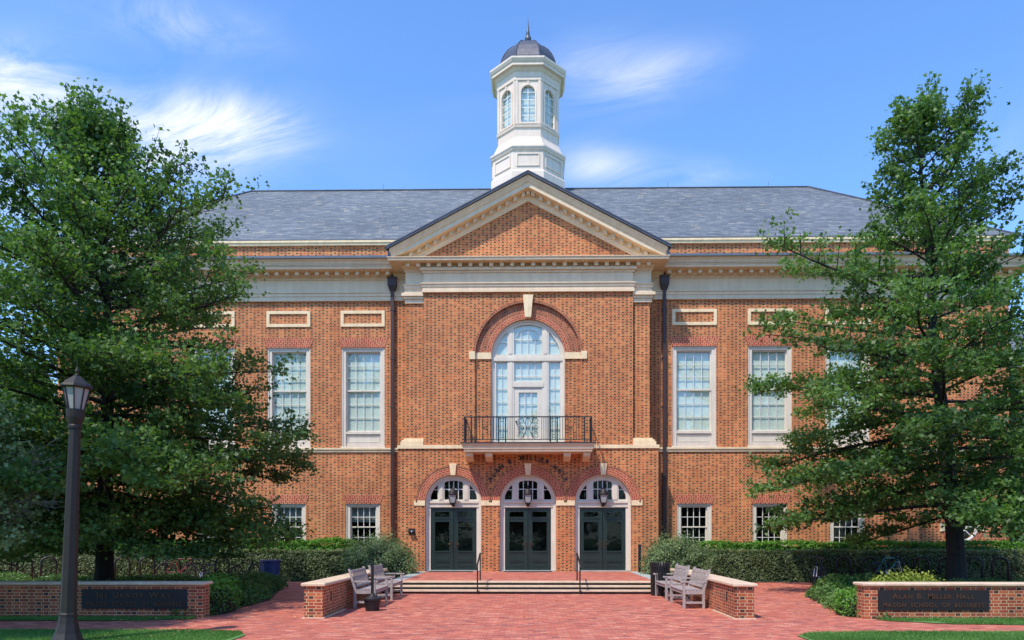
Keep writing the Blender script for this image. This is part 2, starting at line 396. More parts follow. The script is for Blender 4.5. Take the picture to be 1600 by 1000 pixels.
def ring(cx, cz, r0, r1, y0, y1, a0=0.0, a1=math.pi, n=40, mb=None, m=0):
    """half-ring of masonry with uv running round the arc"""
    mb = mb or MB()
    for i in range(n):
        t0 = a0 + (a1 - a0) * i / n; t1 = a0 + (a1 - a0) * (i + 1) / n
        P = lambda r, t, y: (cx + r * math.cos(t), y, cz + r * math.sin(t))
        rm = (r0 + r1) / 2; u0, u1 = rm * t0, rm * t1
        mb.face([P(r0, t0, y0), P(r1, t0, y0), P(r1, t1, y0), P(r0, t1, y0)], m, [(u0, 0), (u0, r1 - r0), (u1, r1 - r0), (u1, 0)])
        mb.face([P(r1, t0, y0), P(r1, t0, y1), P(r1, t1, y1), P(r1, t1, y0)], m)
        mb.face([P(r0, t1, y0), P(r0, t1, y1), P(r0, t0, y1), P(r0, t0, y0)], m, [(u1, 0), (u1, y1 - y0), (u0, y1 - y0), (u0, 0)])
    return mb
def sweep(mb, prof, path, m=0):
    n = len(path); rings = []
    for i in range(n):
        ns = []
        for a_, b_ in ((i - 1, i), (i, i + 1)):
            if a_ >= 0 and b_ < n:
                d = Vector((path[b_][0] - path[a_][0], path[b_][1] - path[a_][1])).normalized(); ns.append(Vector((d.y, -d.x)))
        mi = ns[0] if len(ns) == 1 else (ns[0] + ns[1]) / (1 + ns[0].dot(ns[1]))
        rings.append([(path[i][0] + mi.x * o_, path[i][1] + mi.y * o_, z_) for o_, z_ in prof])
    mb.loft(rings, m); return mb
def text_mesh(mb, txt, size, origin, m=0, depth=.01, xdir=(1, 0, 0), up=(0, 0, 1), align='CENTER', bold=.0, sx=1.0):
    cu = bpy.data.curves.new('t', 'FONT'); cu.body = txt; cu.size = size; cu.extrude = depth / 2; cu.align_x = align; cu.offset = bold; cu.resolution_u = 3
    to = bpy.data.objects.new('t', cu); COL.objects.link(to); bpy.context.view_layer.update()
    me0 = bpy.data.meshes.new_from_object(to)
    xd = Vector(xdir); ud = Vector(up); nd = xd.cross(ud); o_ = Vector(origin); wmax = max([v.co.x for v in me0.vertices] + [0])
    for p_ in me0.polygons:
        mb.face([o_ + xd * (me0.vertices[vi].co.x * sx) + ud * me0.vertices[vi].co.y + nd * me0.vertices[vi].co.z for vi in p_.vertices], m)
    bpy.data.objects.remove(to); bpy.data.curves.remove(cu); bpy.data.meshes.remove(me0)
    return wmax
# ---------------------------------------------------------------- the hall
hall = thing('brick_building', 'red brick hall with white cupola, stone trimmed pediment and grey slate roof', 'building')
WY = 1.05; PYY = 1.25                     # wing plane, end pavilion plane
UW = [6.82, 9.90, 13.05]                  # window axes
UPZ = (5.44, 9.52); LOZ = (1.23, 3.07)
def holes_for(sgn):
    hs = []
    for x in UW:
        hs.append(rect(sgn * x - .9, sgn * x + .9, *UPZ)); hs.append(rect(sgn * x - .71, sgn * x + .71, *LOZ))
    return hs
for sg in (-1, 1):
    x0, x1 = sorted((sg * 4.85, sg * 15.96))
    sheet('wing_wall', rect(x0, x1, 0, 11.6), holes_for(sg), WY, .35, 'brick', hall)
    x0, x1 = sorted((sg * 15.96, sg * 19.7))
    oc = [(sg * 17.83 + .60 * math.cos(t), 2.12 + .60 * math.sin(t)) for t in [2 * math.pi * i / 40 for i in range(40)]]
    sheet('pavilion_wall', rect(x0, x1, 0, 11.6), [oc], PYY, .35, 'brick', hall)
    mb = MB().box(sg * 15.61, sg * 15.958, WY + .36, PYY + .5, 0, 11.6)
    mb.build('return_wall', 'brick', hall)
    mb = MB().box(sg * 19.35, sg * 19.697, PYY + .352, 17, 0, 11.6); mb.build('side_wall', 'brick', hall)
    # attic storey
    xa, xb = sorted((sg * 4.0, sg * 19.6))
    MB().box(xa, xb, WY + .05, WY + .35, 12.6, 13.74).build('attic_wall', 'brick', hall)
    mb = MB().box(xa, xb, WY - .06, WY + .40, 13.742, 13.93); mb.box(xa, xb, WY - .10, WY - .061, 13.84, 13.93)
    mb.build('attic_coping', 'coping_stone' if 0 else 'stone', hall)
MB().box(-19.7, 19.7, 16.7, 17, 0, 13.7).build('back_wall', 'brick', hall)
# bay, lower storey with three arched doorways
DX = [-2.975, 0.0, 2.975]; DR = 1.117; DSP = 3.07; LZ = .335
sheet('bay_wall', rect(-5.16, 5.16, 0, 5.21), [arched(x, DR, LZ - .0, DSP) for x in DX], 0, 1.05, 'brick', hall)
WR = 1.47; OR_ = 2.11; WSP = 8.93
sheet('bay_wall', rect(-4.16, 4.16, 5.20, 11.45), [arched(0, OR_, 5.36, WSP, 40)], .06, .9, 'brick', hall)
sheet('arch_recess', arched(0, OR_ + .1, 5.3, WSP, 40), [arched(0, WR, 5.36, WSP, 40)], .18, .3, 'brick', hall)
for sg in (-1, 1):
    x0, x1 = sorted((sg * 4.162, sg * 4.85))
    MB().box(x0, x1, .20, 1.3, 5.55, 11.45).build('pilaster', 'brick', hall)
    mb = MB()                             # moulded stone base and cap
    xo = sg * 4.85
    for dz0, dz1, o_ in ((5.36, 5.50, .22), (5.50, 5.57, .17), (5.57, 5.64, .10)):
        mb.box(sg * 4.165, xo + sg * o_, .20 - o_, 1.0, dz0, dz1 - .001)
    mb.build('pilaster_base', 'stone', hall)
    mb = MB()
    for dz0, dz1, o_ in ((11.04, 11.20, .07), (11.20, 11.30, .12), (11.30, 11.42, .19)):
        mb.box(sg * 4.165, xo + sg * o_, .20 - o_, 1.0, dz0, dz1 - .001)
    mb.build('pilaster_cap', 'trim_paint', hall)
# belt course
mb = MB()
for a_, b_, y in ((-15.96, -5.18, WY), (5.18, 15.96, WY), (-19.7, -15.962, PYY), (15.962, 19.7, PYY)):
    mb.box(a_, b_, y - .05, y + .02, 5.20, 5.30); mb.box(a_, b_, y - .09, y + .02, 5.302, 5.37)
mb.box(-5.19, 5.19, -.05, .3, 5.212, 5.355)
mb.build('belt_course', 'stone', hall)
# entablature all round
path = [(-19.7, 17), (-19.7, PYY), (-15.96, PYY), (-15.96, WY), (-4.85, WY), (-4.85, .2), (4.85, .2), (4.85, WY), (15.96, WY), (15.96, PYY), (19.7, PYY), (19.7, 17)]
mb = MB()
sweep(mb, [(-.05, 11.42), (.10, 11.42), (.10, 11.49), (.07, 11.50), (.07, 11.60), (.10, 11.61), (.10, 11.72), (.14, 11.74), (.14, 11.77), (.05, 11.79), (.05, 12.28),
           (.09, 12.29), (.09, 12.35), (.17, 12.44), (.20, 12.53), (-.05, 12.53)], path)
mb.build('frieze', 'trim_paint', hall)
mb = MB()
sweep(mb, [(-.05, 12.532), (.62, 12.532), (.62, 12.535), (.64, 12.55), (.64, 12.63), (.68, 12.645), (.68, 12.67), (-.05, 12.69)], path)
mb.build('cornice', 'trim_paint', hall)
for pth in ([(-19.7, 17), (-19.7, PYY), (-15.96, PYY), (-15.96, WY), (-5.25, WY)], [(5.25, WY), (15.96, WY), (15.96, PYY), (19.7, PYY), (19.7, 17)]):
    mb = MB(); sweep(mb, [(-.05, 12.691), (.68, 12.691), (.68, 12.72), (.70, 12.74), (.72, 12.80), (.78, 12.86), (.80, 12.88), (-.05, 12.90)], pth)
    mb.build('cornice', 'trim_paint', hall)
    mb = MB(); sweep(mb, [(-.05, 12.902), (.83, 12.884), (.86, 12.90), (.88, 12.98), (.84, 13.00), (-.05, 13.02)], pth)
    mb.build('gutter', 'gutter_metal', hall)
# modillions under the cornice
def modil(x, yw):
    mb = MB(); mb.box(x - .075, x + .075, yw - .43, yw - .19, 12.385, 12.531); mb.box(x - .09, x + .09, yw - .46, yw - .19, 12.495, 12.5312); mb.build('modillion', 'trim_paint', hall)
n = 24
for i in range(n): modil(-4.75 + 9.5 * i / (n - 1), .2)
for sg in (-1, 1):
    for i in range(25): modil(sg * (5.72 + .412 * i), WY)
    for i in range(8): modil(sg * (16.4 + .44 * i), PYY)
# centre frieze standing proud between the pilasters
mb = MB()
mb.box(-4.16, 4.16, -.0, .25, 11.78, 12.24)
for z0, z1, o_ in ((11.42, 11.52, .05), (11.522, 11.64, .03), (11.642, 11.74, .06), (11.742, 11.779, .10)): mb.box(-4.16 - o_, 4.16 + o_, -o_, .24, z0, z1)
for z0, z1, o_ in ((12.19, 12.27, .05), (12.272, 12.38, .13)): mb.box(-4.16 - o_, 4.16 + o_, -o_, .24, z0, z1)
for i in range(7):                        # faint triglyph grooves
    x = -3.55 + i * 7.1 / 6
    for dx in (-.13, 0, .13): mb.box(x + dx - .05, x + dx + .05, -.012, .0, 11.80, 12.18)
mb.build('centre_frieze', 'trim_paint', hall)
# pediment
AX = 5.50; AZ = 15.94; CZ = 13.05
zl = lambda x: AZ - (AZ - CZ) * abs(x) / AX
MB().prism([(-4.9, 12.60), (4.9, 12.60), (0, zl(0) - .6)], .12, .4).build('tympanum', 'brick', hall)
mb = MB()
for sg in (-1, 1):
    prof = [(-.44, -.07), (-.46, -.10), (-.40, -.22), (-.37, -.30), (-.33, -.34), (-.33, -.37), (-.33, -.38), (-.33, -.50), (-.30, -.52), (.02, -.52), (.03, -.74), (.06, -.78), (.06, -.84), (.08, -.88), (.30, -.88), (.30, -.07)]
    r0 = [(0, y, zl(0) + z) for y, z in prof]; r1 = [(sg * (AX - .06), y, zl(AX - .06) + z) for y, z in prof]
    # stop the lower mouldings on the horizontal cornice
    r1 = [(x, y, max(z, 12.672)) for x, y, z in r1]
    mid = []
    xs = AX * (AZ - .88 - 12.672) / (AZ - CZ)
    rm = [(sg * xs, y, zl(xs) + z) for y, z in prof]
    mb.loft([r0, rm, r1])
mb.build('raking_cornice', 'trim_paint', hall)
mb = MB()
for sg in (-1, 1):
    for i in range(15):
        x = sg * (.19 + i * .318) ; z = zl(x) - .52; s_ = (AZ - CZ) / AX * (-1 if x > 0 else 1)
        x0, x1 = x - .07, x + .07
        a_ = lambda xx, dz: zl(xx) - .521 + dz
        mb = MB(); mb.hexa([(x0, -.13, a_(x0, -.15)), (x1, -.13, a_(x1, -.15)), (x1, .03, a_(x1, -.15)), (x0, .03, a_(x0, -.15)), (x0, -.13, a_(x0, 0)), (x1, -.13, a_(x1, 0)), (x1, .03, a_(x1, 0)), (x0, .03, a_(x0, 0))]); mb.build('raking_modillion', 'trim_paint', hall)
mb = MB(); mb.hexa([(-.07, -.135, AZ - .69), (.07, -.135, AZ - .69), (.07, .03, AZ - .69), (-.07, .03, AZ - .69), (-.07, -.135, AZ - .53), (.07, -.135, AZ - .53), (.07, .03, AZ - .53), (-.07, .03, AZ - .53)])
mb.build('raking_modillion', 'trim_paint', hall)
# roofs
def roofplane(mb, pts, udir, origin):
    u = Vector(udir).normalized(); n = (Vector(pts[1]) - Vector(pts[0])).cross(Vector(pts[2]) - Vector(pts[0])).normalized(); v = n.cross(u)
    if v.z < 0: v = -v
    mb.face(pts, 0, [((Vector(p) - Vector(origin)).dot(u), (Vector(p) - Vector(origin)).dot(v)) for p in pts])
mb = MB()
RZ, RY, RX, EZ, EY, EX = 19.40, 8.0, 14.2, 13.93, .98, 20.0
E = [(-EX, EY, EZ), (EX, EY, EZ), (EX, 2 * RY - EY, EZ), (-EX, 2 * RY - EY, EZ)]; T = [(-RX, RY, RZ), (RX, RY, RZ)]
roofplane(mb, [E[0], E[1], T[1], T[0]], (1, 0, 0), E[0]); roofplane(mb, [E[2], E[3], T[0], T[1]], (1, 0, 0), E[0])
roofplane(mb, [E[1], E[2], T[1]], (0, 1, 0), E[0]); roofplane(mb, [E[3], E[0], T[0]], (0, 1, 0), E[0])
mb.face([(x, y, z - .05) for x, y, z in E])
mb.build('slate_roof', 'slate', hall)
mb = MB()
for a_, b_ in ((T[0], T[1]), (T[0], E[0]), (T[1], E[1])): mb.tube([Vector(a_) + Vector((0, 0, .02)), Vector(b_) + Vector((0, 0, .02))], .05, 6)
mb.box(-4, -EX, EY - .03, EY + .02, EZ - .01, EZ + .03); mb.box(4, EX, EY - .03, EY + .02, EZ - .01, EZ + .03)
mb.build('ridge_flashing', 'roof_metal', hall)
mb = MB()
for x in (-13.3, -7.4, 12.2, 7.1): mb.tube([(x, RY, RZ), (x, RY, RZ + .33)], .008, 5)
mb.build('lightning_rod', 'roof_metal', hall)
mb = MB()                                 # gable roof behind the pediment
for sg in (-1, 1): roofplane(mb, [(0, -.50, AZ + .02), (sg * AX, -.50, CZ + .02), (sg * AX, 4.6, CZ + .02), (0, 4.6, AZ + .02)], (0, 1, 0), (0, 0, AZ))
mb.build('gable_roof', 'slate', hall)
mb = MB()
for sg in (-1, 1):
    r_ = lambda x, z0, z1, y0, y1: [(x, y0, z0), (x, y1, z0), (x, y1, z1), (x, y0, z1)]
    mb.loft([r_(0, AZ - .07, AZ + .005, -.53, -.30), r_(sg * (AX + .06), zl(AX + .06) - .07, zl(AX + .06) + .005, -.53, -.30)])
    mb.loft([r_(0, AZ + .005, AZ + .05, -.55, -.45), r_(sg * (AX + .08), zl(AX + .08) + .005, zl(AX + .08) + .05, -.55, -.45)])
    mb.box(sg * (AX - .1), sg * (AX + .0), -.40, 1.2, CZ - .36, CZ - .03)
mb.build('verge', 'roof_metal', hall)
mb = MB()
for sg in (-1, 1): mb.box(sg * (AX - .75), sg * (AX - .09), .0, 4.2, 12.70, CZ - .07)
mb.build('gable_side', 'trim_paint', hall)

# windows: frame (with casing and glazing bars) > pane, blind
def bars(mb, x0, x1, z0, z1, nx, nz, y, w_=.017, m=1):
    for i in range(1, nx): x = x0 + (x1 - x0) * i / nx; mb.box(x - w_ / 2, x + w_ / 2, y, y + .03, z0, z1, m)
    for i in range(1, nz): z = z0 + (z1 - z0) * i / nz; mb.box(x0, x1, y - .002, y + .028, z - w_ / 2, z + w_ / 2, m)
def sashframe(mb, x0, x1, z0, z1, y, t, th=.05, m=0):
    mb.box(x0, x0 + t, y, y + th, z0, z1, m); mb.box(x1 - t, x1, y, y + th, z0, z1, m)
    mb.box(x0 + t, x1 - t, y + .001, y + th, z0, z0 + t, m); mb.box(x0 + t, x1 - t, y + .001, y + th, z1 - t, z1, m)
def upper_window():
    mb = MB(); z0, z1 = UPZ
    mb.box(-.898, -.72, .06, .22, z0, z1); mb.box(.72, .898, .06, .22, z0, z1); mb.box(-.72, .72, .061, .22, z1 - .15, z1)
    mb.box(-.898, -.84, .03, .06, z0, z1); mb.box(.84, .898, .03, .06, z0, z1); mb.box(-.84, .84, .03, .06, z1 - .055, z1)
    mb.box(-.72, .72, .10, .22, z0, 5.60); mb.box(-.72, .72, .13, .22, 5.60, 6.05)
    sashframe(mb, -.66, .66, 5.62, 5.90, .11, .03, .02)
    mb.box(-.72, .72, .07, .22, 5.96, 6.06)
    sashframe(mb, -.72, .72, 7.735, z1 - .15, .14, .05); sashframe(mb, -.719, .719, 6.06, 7.80, .18, .06)
    bars(mb, -.67, .67, 7.785, z1 - .20, 4, 3, .155); bars(mb, -.66, .66, 6.12, 7.74, 4, 3, .195)
    mb.box(-.92, .92, -.03, .12, z0 - .075, z0 - .001)
    w_ = mb.build('sash_window', ['frame_paint', 'muntin_paint'], hall)
    MB().box(-.70, .70, .205, .211, 6.08, 9.36).build('pane', 'glass', w_)
    MB().box(-.72, .72, .26, .27, 6.0, 9.5).build('blind', 'blind', w_)
    return w_
def lower_window():
    mb = MB(); z0, z1 = LOZ
    mb.box(-.708, -.54, .06, .22, z0, z1); mb.box(.54, .708, .06, .22, z0, z1); mb.box(-.54, .54, .061, .22, z1 - .11, z1)
    mb.box(-.708, -.66, .03, .06, z0, z1); mb.box(.66, .708, .03, .06, z0, z1); mb.box(-.66, .66, .03, .06, z1 - .045, z1)
    mb.box(-.74, .74, -.04, .2, z0 - .09, z0 - .001)
    sashframe(mb, -.54, .54, 2.09, z1 - .11, .13, .045); sashframe(mb, -.539, .539, z0, 2.14, .17, .055)
    bars(mb, -.495, .495, 2.13, z1 - .15, 4, 2, .15, .024); bars(mb, -.485, .485, z0 + .05, 2.09, 4, 2, .19, .024)
    w_ = mb.build('sash_window', ['frame_paint', 'muntin_paint'], hall)
    MB().box(-.52, .52, .20, .206, z0 + .03, z1 - .13).build('pane', 'glass_dark', w_)
    MB().box(-.9, .9, .9, .91, .9, 3.3).build('room', 'interior', w_)
    return w_
uw = upper_window(); lw_ = lower_window(); uw.location = (-UW[0], WY, 0); lw_.location = (-UW[0], WY, 0)
for x in (-UW[1], -UW[2], UW[0], UW[1], UW[2]): dup(uw, loc=(x, WY, 0)); dup(lw_, loc=(x, WY, 0))
bi = 0
for o in hall.children:
    if o.name.startswith('sash_window') and o.location.x in (-UW[1], UW[1], UW[2]):
        for c_ in o.children:
            if c_.name.startswith('blind'): c_.data = c_.data.copy(); c_.data.materials[0] = M['blind_white']
for x in (-UW[0], -UW[1]):
    MB().box(x - .53, x + .53, WY + .24, WY + .25, 2.32, 3.0).build('roller_blind', 'frost_glass', hall)
# jack arches and stone panels
def jack(mb, cx, hw, z0, z1, y, flare=.14):
    n = 24
    for i in range(n):
        t0, t1 = -1 + 2 * i / n, -1 + 2 * (i + 1) / n
        b0, b1, c0, c1 = cx + hw * t0, cx + hw * t1, cx + (hw + flare) * t0, cx + (hw + flare) * t1
        q = [(b0, y, z0), (b1, y, z0), (c1, y, z1), (c0, y, z1)]
        mb.face(q, 0, [(z0 - z0 + .0, b0 - cx), (0, b1 - cx), (z1 - z0, b1 - cx), (z1 - z0, b0 - cx)])
    mb.face([(cx - hw, y, z0), (cx - hw, y + .05, z0), (cx + hw, y + .05, z0), (cx + hw, y, z0)])
    mb.face([(cx - hw - flare, y, z1), (cx + hw + flare, y, z1), (cx + hw + flare, y + .05, z1), (cx - hw - flare, y + .05, z1)])
for sg in (-1, 1):
    for x in UW:
        mb = MB(); jack(mb, sg * x, .905, UPZ[1] + .005, UPZ[1] + .40, WY - .015); mb.build('jack_arch', 'brick_red', hall)
        mb = MB(); jack(mb, sg * x, .715, LOZ[1] + .005, LOZ[1] + .38, WY - .015); mb.build('jack_arch', 'brick_red', hall)
        mb = MB(); sashframe(mb, sg * x - .91, sg * x + .91, 10.38, 11.04, WY - .045, .125, .05); mb.build('stone_panel', 'stone', hall)
# oculus windows in the end pavilions
for sg in (-1, 1):
    cx, cz = sg * 17.83, 2.12
    mb = MB(); ring(cx, cz, .60, .84, PYY - .02, PYY + .05, 0, 2 * math.pi, 48, mb); orr = mb.build('oculus_ring', 'brick_red', hall)
    mb = MB(); ring(cx, cz, .545, .60, PYY - .03, PYY + .1, 0, 2 * math.pi, 40, mb)
    ring(cx, cz, .17, .20, PYY + .06, PYY + .09, 0, 2 * math.pi, 24, mb)
    for i in range(8):
        t = i * math.pi / 4; c_, s_ = math.cos(t), math.sin(t); px_, pz_ = -s_ * .014, c_ * .014
        q = [(cx + .2 * c_ - px_, cz + .2 * s_ - pz_), (cx + .52 * c_ - px_, cz + .52 * s_ - pz_), (cx + .52 * c_ + px_, cz + .52 * s_ + pz_), (cx + .2 * c_ + px_, cz + .2 * s_ + pz_)]
        mb.prism(q, PYY + .06, PYY + .09)
    ow = mb.build('oculus_window', 'muntin_paint', hall)
    MB().lathe([(.0, 0), (.58, 0), (.58, .01), (0, .01)], (0, 0, 0), 32).build('pane', 'glass_dark', ow)
    pn = ow.children[0]; pn.rotation_euler = (R(90), 0, 0); pn.location = (cx, PYY + .11, cz)
    MB().box(cx - .8, cx + .8, PYY + .36, PYY + .37, 1.3, 3).build('room', 'interior', ow)
    mb = MB()
    for t in (0, 90, 180, 270):
        c_, s_ = math.cos(R(t)), math.sin(R(t)); w0, w1 = .13, .20
        q = [(.58, -w0), (.94, -w1), (.94, w1), (.58, w0)]
        mb.prism([(cx + u * c_ - v * s_, cz + u * s_ + v * c_) for u, v in q], PYY - .045, PYY + .05)
    mb.build('keystone', 'stone', hall)
# downspouts
for sg in (-1, 1):
    x = sg * 5.57; y = WY - .12
    mb = MB(); mb.hexa([(x - .10, y - .06, 11.78), (x + .10, y - .06, 11.78), (x + .10, y + .1, 11.78), (x - .10, y + .1, 11.78), (x - .18, y - .13, 12.02), (x + .18, y - .13, 12.02), (x + .18, y + .1, 12.02), (x - .18, y + .1, 12.02)])
    mb.box(x - .18, x + .18, y - .13, y + .1, 12.022, 12.30); mb.box(x - .20, x + .20, y - .15, y + .1, 12.302, 12.34)
    mb.tube([(x, y - .02, 12.34), (x, y - .05, 12.9)], .05, 8)
    ds = mb.build('downspout', 'downspout_brown', hall)
    mb = MB().box(x - .065, x + .065, y - .05, y + .06, .1, 11.78)
    for z in (1.5, 3.4, 5.1, 7.0, 9.0, 11): mb.box(x - .09, x + .09, y - .06, y + .12, z, z + .06)
    mb.build('pipe', 'downspout_brown', ds)

# doorways
def spandrel_lite(x_in, x_out, z0, r, cz, sg, cx):
    # curved triangle between vertical x_in, sill z0 and arc radius r
    pts = [(cx + sg * x_in, z0), (cx + sg * x_out, z0)]
    a0 = math.acos(min(1, x_out / r)); a1 = math.acos(x_in / r)
    for i in range(9):
        t = a0 + (a1 - a0) * i / 8; pts.append((cx + sg * r * math.cos(t), cz + r * math.sin(t)))
    return pts
def doorway(name='doorway'):
    outer = arched(0, DR - .002, LZ, DSP)
    cen = [(-.37, 3.20), (.37, 3.20), (.37, 3.86)] + [(.37 * math.cos(t), 3.86 + .10 * math.sin(t)) for t in [math.pi * i / 10 for i in range(1, 10)]] + [(-.37, 3.86)]
    holes = [rect(-.92, .92, LZ + .0, 2.87), cen, spandrel_lite(.64, .925, 3.20, .96, DSP, 1, 0), spandrel_lite(.64, .925, 3.20, .96, DSP, -1, 0)]
    holes[0] = rect(-.92, .92, LZ + .01, 2.87)
    fr = sheet(name, outer, holes, .20, .14, 'frame_paint', hall)
    mb = MB(); ring(0, DSP, 1.0, 1.112, .165, .20, 0, math.pi, 36, mb); ring(0, DSP, 1.06, 1.114, .14, .165, 0, math.pi, 36, mb)
    for sx in (-1, 1):
        mb.box(sx * 1.0, sx * 1.114, .165, .20, LZ, DSP); mb.box(sx * 1.06, sx * 1.114, .14, .165, LZ, DSP)
        mb.box(sx * .42, sx * .60, .17, .20, 3.16, 3.80); mb.box(sx * .40, sx * .62, .16, .20, 3.80, 3.84); mb.box(sx * .45, sx * .57, .155, .17, 3.2, 3.76)
    mb.box(-1.0, 1.0, .15, .20, 3.06, 3.14); mb.box(-1.0, 1.0, .165, .20, 2.90, 2.93)
    mb.build('casing', 'frame_paint', fr)
    mb = MB(); bars(mb, -.37, .37, 3.2, 3.94, 4, 1, .24, .028, 0); mb.box(-.37, .37, .238, .268, 3.60, 3.63)
    for sx in (-1, 1): mb.box(sx * .64, sx * .86, .24, .27, 3.58, 3.605)
    mb.build('glazing_bars', 'muntin_paint', fr)
    MB().box(-.98, .98, .29, .296, 3.15, 4.05).build('fanlight_pane', 'glass_dark', fr)
    MB().box(-1.1, 1.1, .9, .91, .3, 4.2).build('room', 'interior', fr)
    MB().box(-1.11, 1.11, .10, .34, LZ - .002, LZ + .04).build('threshold', 'grey_stone', fr)
    return fr
def door_leaf(sg):
    x0, x1 = sorted((sg * .012, sg * .915)); z0, z1 = LZ + .05, 2.865
    xa, xb = x0 + .155, x1 - .155
    lf = sheet('door', rect(x0, x1, z0, z1), [rect(xa, xb, 2.50, 2.72), rect(xa, xb, 1.14, 2.32)], .25, .05, 'door_green', hall)
    mb = MB()
    for a_, b_ in ((2.50, 2.72), (1.14, 2.32)): sashframe(mb, xa - .02, xb + .02, a_ - .02, b_ + .02, .238, .03, .013)
    mb.box(xa - .03, xb + .03, .215, .25, 1.095, 1.12); mb.box(xa - .03, xb + .03, .215, .25, 2.44, 2.468)
    sashframe(mb, xa, xb, .48, .68, .24, .02, .011); sashframe(mb, xa, xb, .74, 1.0, .24, .02, .011)
    mb.box(xa + .05, xb - .05, .242, .25, .79, .95); mb.box(xa + .05, xb - .05, .242, .25, .52, .64)
    mb.box(xa, xb, .225, .25, .70, .715)
    mb.box(x0 if sg > 0 else x1 - .05, x0 + .05 if sg > 0 else x1, .235, .25, z0, z1)
    mb.build('moulding', 'door_green', lf)
    MB().box(xa - .01, xb + .01, .275, .28, 1.1, 2.75).build('pane', 'glass_dark', lf)
    mb = MB(); hx = sg * .09; mb.tube([(hx, .25, 1.32), (hx, .17, 1.32), (hx, .17, 1.50), (hx, .25, 1.50)], .013, 6); mb.box(hx - .03, hx + .03, .236, .25, 1.27, 1.55)
    mb.tube([(hx, .20, 1.42), (hx + sg * .14, .20, 1.42)], .012, 6)
    mb.build('handle', 'brass', lf)
    return lf
dw = doorway(); dl = [door_leaf(-1), door_leaf(1)]
dw.location.x = DX[0]
for l_ in dl: l_.location.x = DX[0]
for x in DX[1:]:
    dup(dw, loc=(x, 0, 0))
    for l_ in dl: dup(l_, loc=(x, 0, 0))
for x in DX:
    mb = MB(); ring(x, DSP, DR, 1.43, -.012, .03, .0, math.pi, 44, mb); mb.build('door_arch', 'brick_red', hall)
    mb = MB(); ring(x, DSP, 1.43, 1.485, -.03, .02, .0, math.pi, 44, mb); mb.build('arch_rim', 'brick_ring', hall)
    MB().prism([(x - .09, DR + DSP - .03), (x + .09, DR + DSP - .03), (x + .14, 4.62), (x - .14, 4.62)], -.07, .05).build('keystone', 'stone', hall)
mb = MB()
for a_, b_ in ((DX[0] - 1.55, DX[0] - DR), (DX[0] + DR, DX[1] - DR), (DX[1] + DR, DX[2] - DR), (DX[2] + DR, DX[2] + 1.55)): MB().box(a_, b_, -.03, .05, 2.95, 3.15).build('impost_block', 'stone', hall)

# great arched window
outer = arched(0, WR - .002, 5.36, WSP, 40)
def clip_arch(x0, x1, z0, r):             # lite under the arch between two verticals
    pts = [(x0, z0), (x1, z0)]; a0 = math.acos(max(-1, min(1, x1 / r))); a1 = math.acos(max(-1, min(1, x0 / r)))
    for i in range(13): t = a0 + (a1 - a0) * i / 12; pts.append((r * math.cos(t), WSP + r * math.sin(t)))
    return pts
ri = 1.29
holes = [clip_arch(-.56, .56, 9.02, ri), clip_arch(.83, 1.26, 9.02, ri), clip_arch(-1.26, -.83, 9.02, ri),
         rect(-.56, .56, 7.95, 8.72), rect(-1.28, -.83, 5.55, 8.72), rect(.83, 1.28, 5.55, 8.72), rect(-.56, .56, 5.40, 7.68)]
gw = sheet('arched_window', outer, holes, .32, .12, 'frame_paint', hall)
mb = MB(); ring(0, WSP, 1.38, 1.467, .28, .32, 0, math.pi, 44, mb)
for sx in (-1, 1): mb.box(sx * 1.38, sx * 1.467, .28, .32, 5.36, WSP); mb.box(sx * .64, sx * .76, .30, .32, 5.4, 8.7); mb.box(sx * .64, sx * .76, .30, .32, 9.05, 10.1)
mb.box(-1.38, 1.38, .28, .32, 8.76, 8.90); mb.box(-.62, .62, .29, .32, 7.72, 7.90)
mb.build('casing', 'frame_paint', gw)
mb = MB(); bars(mb, -.56, .56, 9.02, 10.05, 4, 1, .37, .022, 0); mb.box(-.56, .56, .368, .398, 9.62, 9.645)
mb.tube([(.50 * math.cos(t), .375, 9.62 + .42 * math.sin(t)) for t in [math.pi * i / 12 for i in range(13)]], .011, 5)
bars(mb, -.56, .56, 7.95, 8.72, 4, 1, .37, .022, 0); mb.box(-.56, .56, .368, .398, 8.15, 8.175)
for sx in (-1, 1):
    xa, xb = sorted((sx * .83, sx * 1.28)); bars(mb, xa, xb, 5.55, 8.72, 1, 6, .37, .022, 0); mb.box(xa, xb, .368, .398, 9.5, 9.52); bars(mb, xa, xb, 5.55, 8.72, 2, 1, .37, .012, 0)
mb.build('glazing_bars', 'muntin_paint', gw)
MB().box(-1.35, 1.35, .405, .411, 5.5, 10.3).build('pane', 'glass', gw)
MB().box(-1.4, 1.4, .435, .445, 5.4, 10.38).build('blind', 'blind', gw)
bd = sheet('balcony_door', rect(-.555, .555, 5.40, 7.67), [rect(-.37, .37, 5.75, 7.50)], .345, .05, 'frame_paint', hall)
mb = MB(); bars(mb, -.37, .37, 5.75, 7.50, 3, 4, .36, .022, 0); mb.build('glazing_bars', 'muntin_paint', bd)
MB().box(-.5, -.44, .27, .345, 6.3, 6.36).build('handle', 'black_iron', bd)
mb = MB(); ring(0, WSP, WR, 1.68, .155, .26, 0, math.pi, 60, mb); mb.build('window_arch', 'brick_red', hall)
mb = MB(); ring(0, WSP, 1.68, OR_, .162, .26, 0, math.pi, 60, mb); mb.build('window_arch', 'brick_ring', hall)
mb = MB(); ring(0, WSP, OR_ - .01, 2.19, .03, .25, 0, math.pi, 60, mb); mb.build('arch_rim', 'brick_ring', hall)
MB().prism([(-.12, 10.42), (.12, 10.42), (.20, 11.30), (-.20, 11.30)], -.06, .24).build('keystone', 'stone', hall)
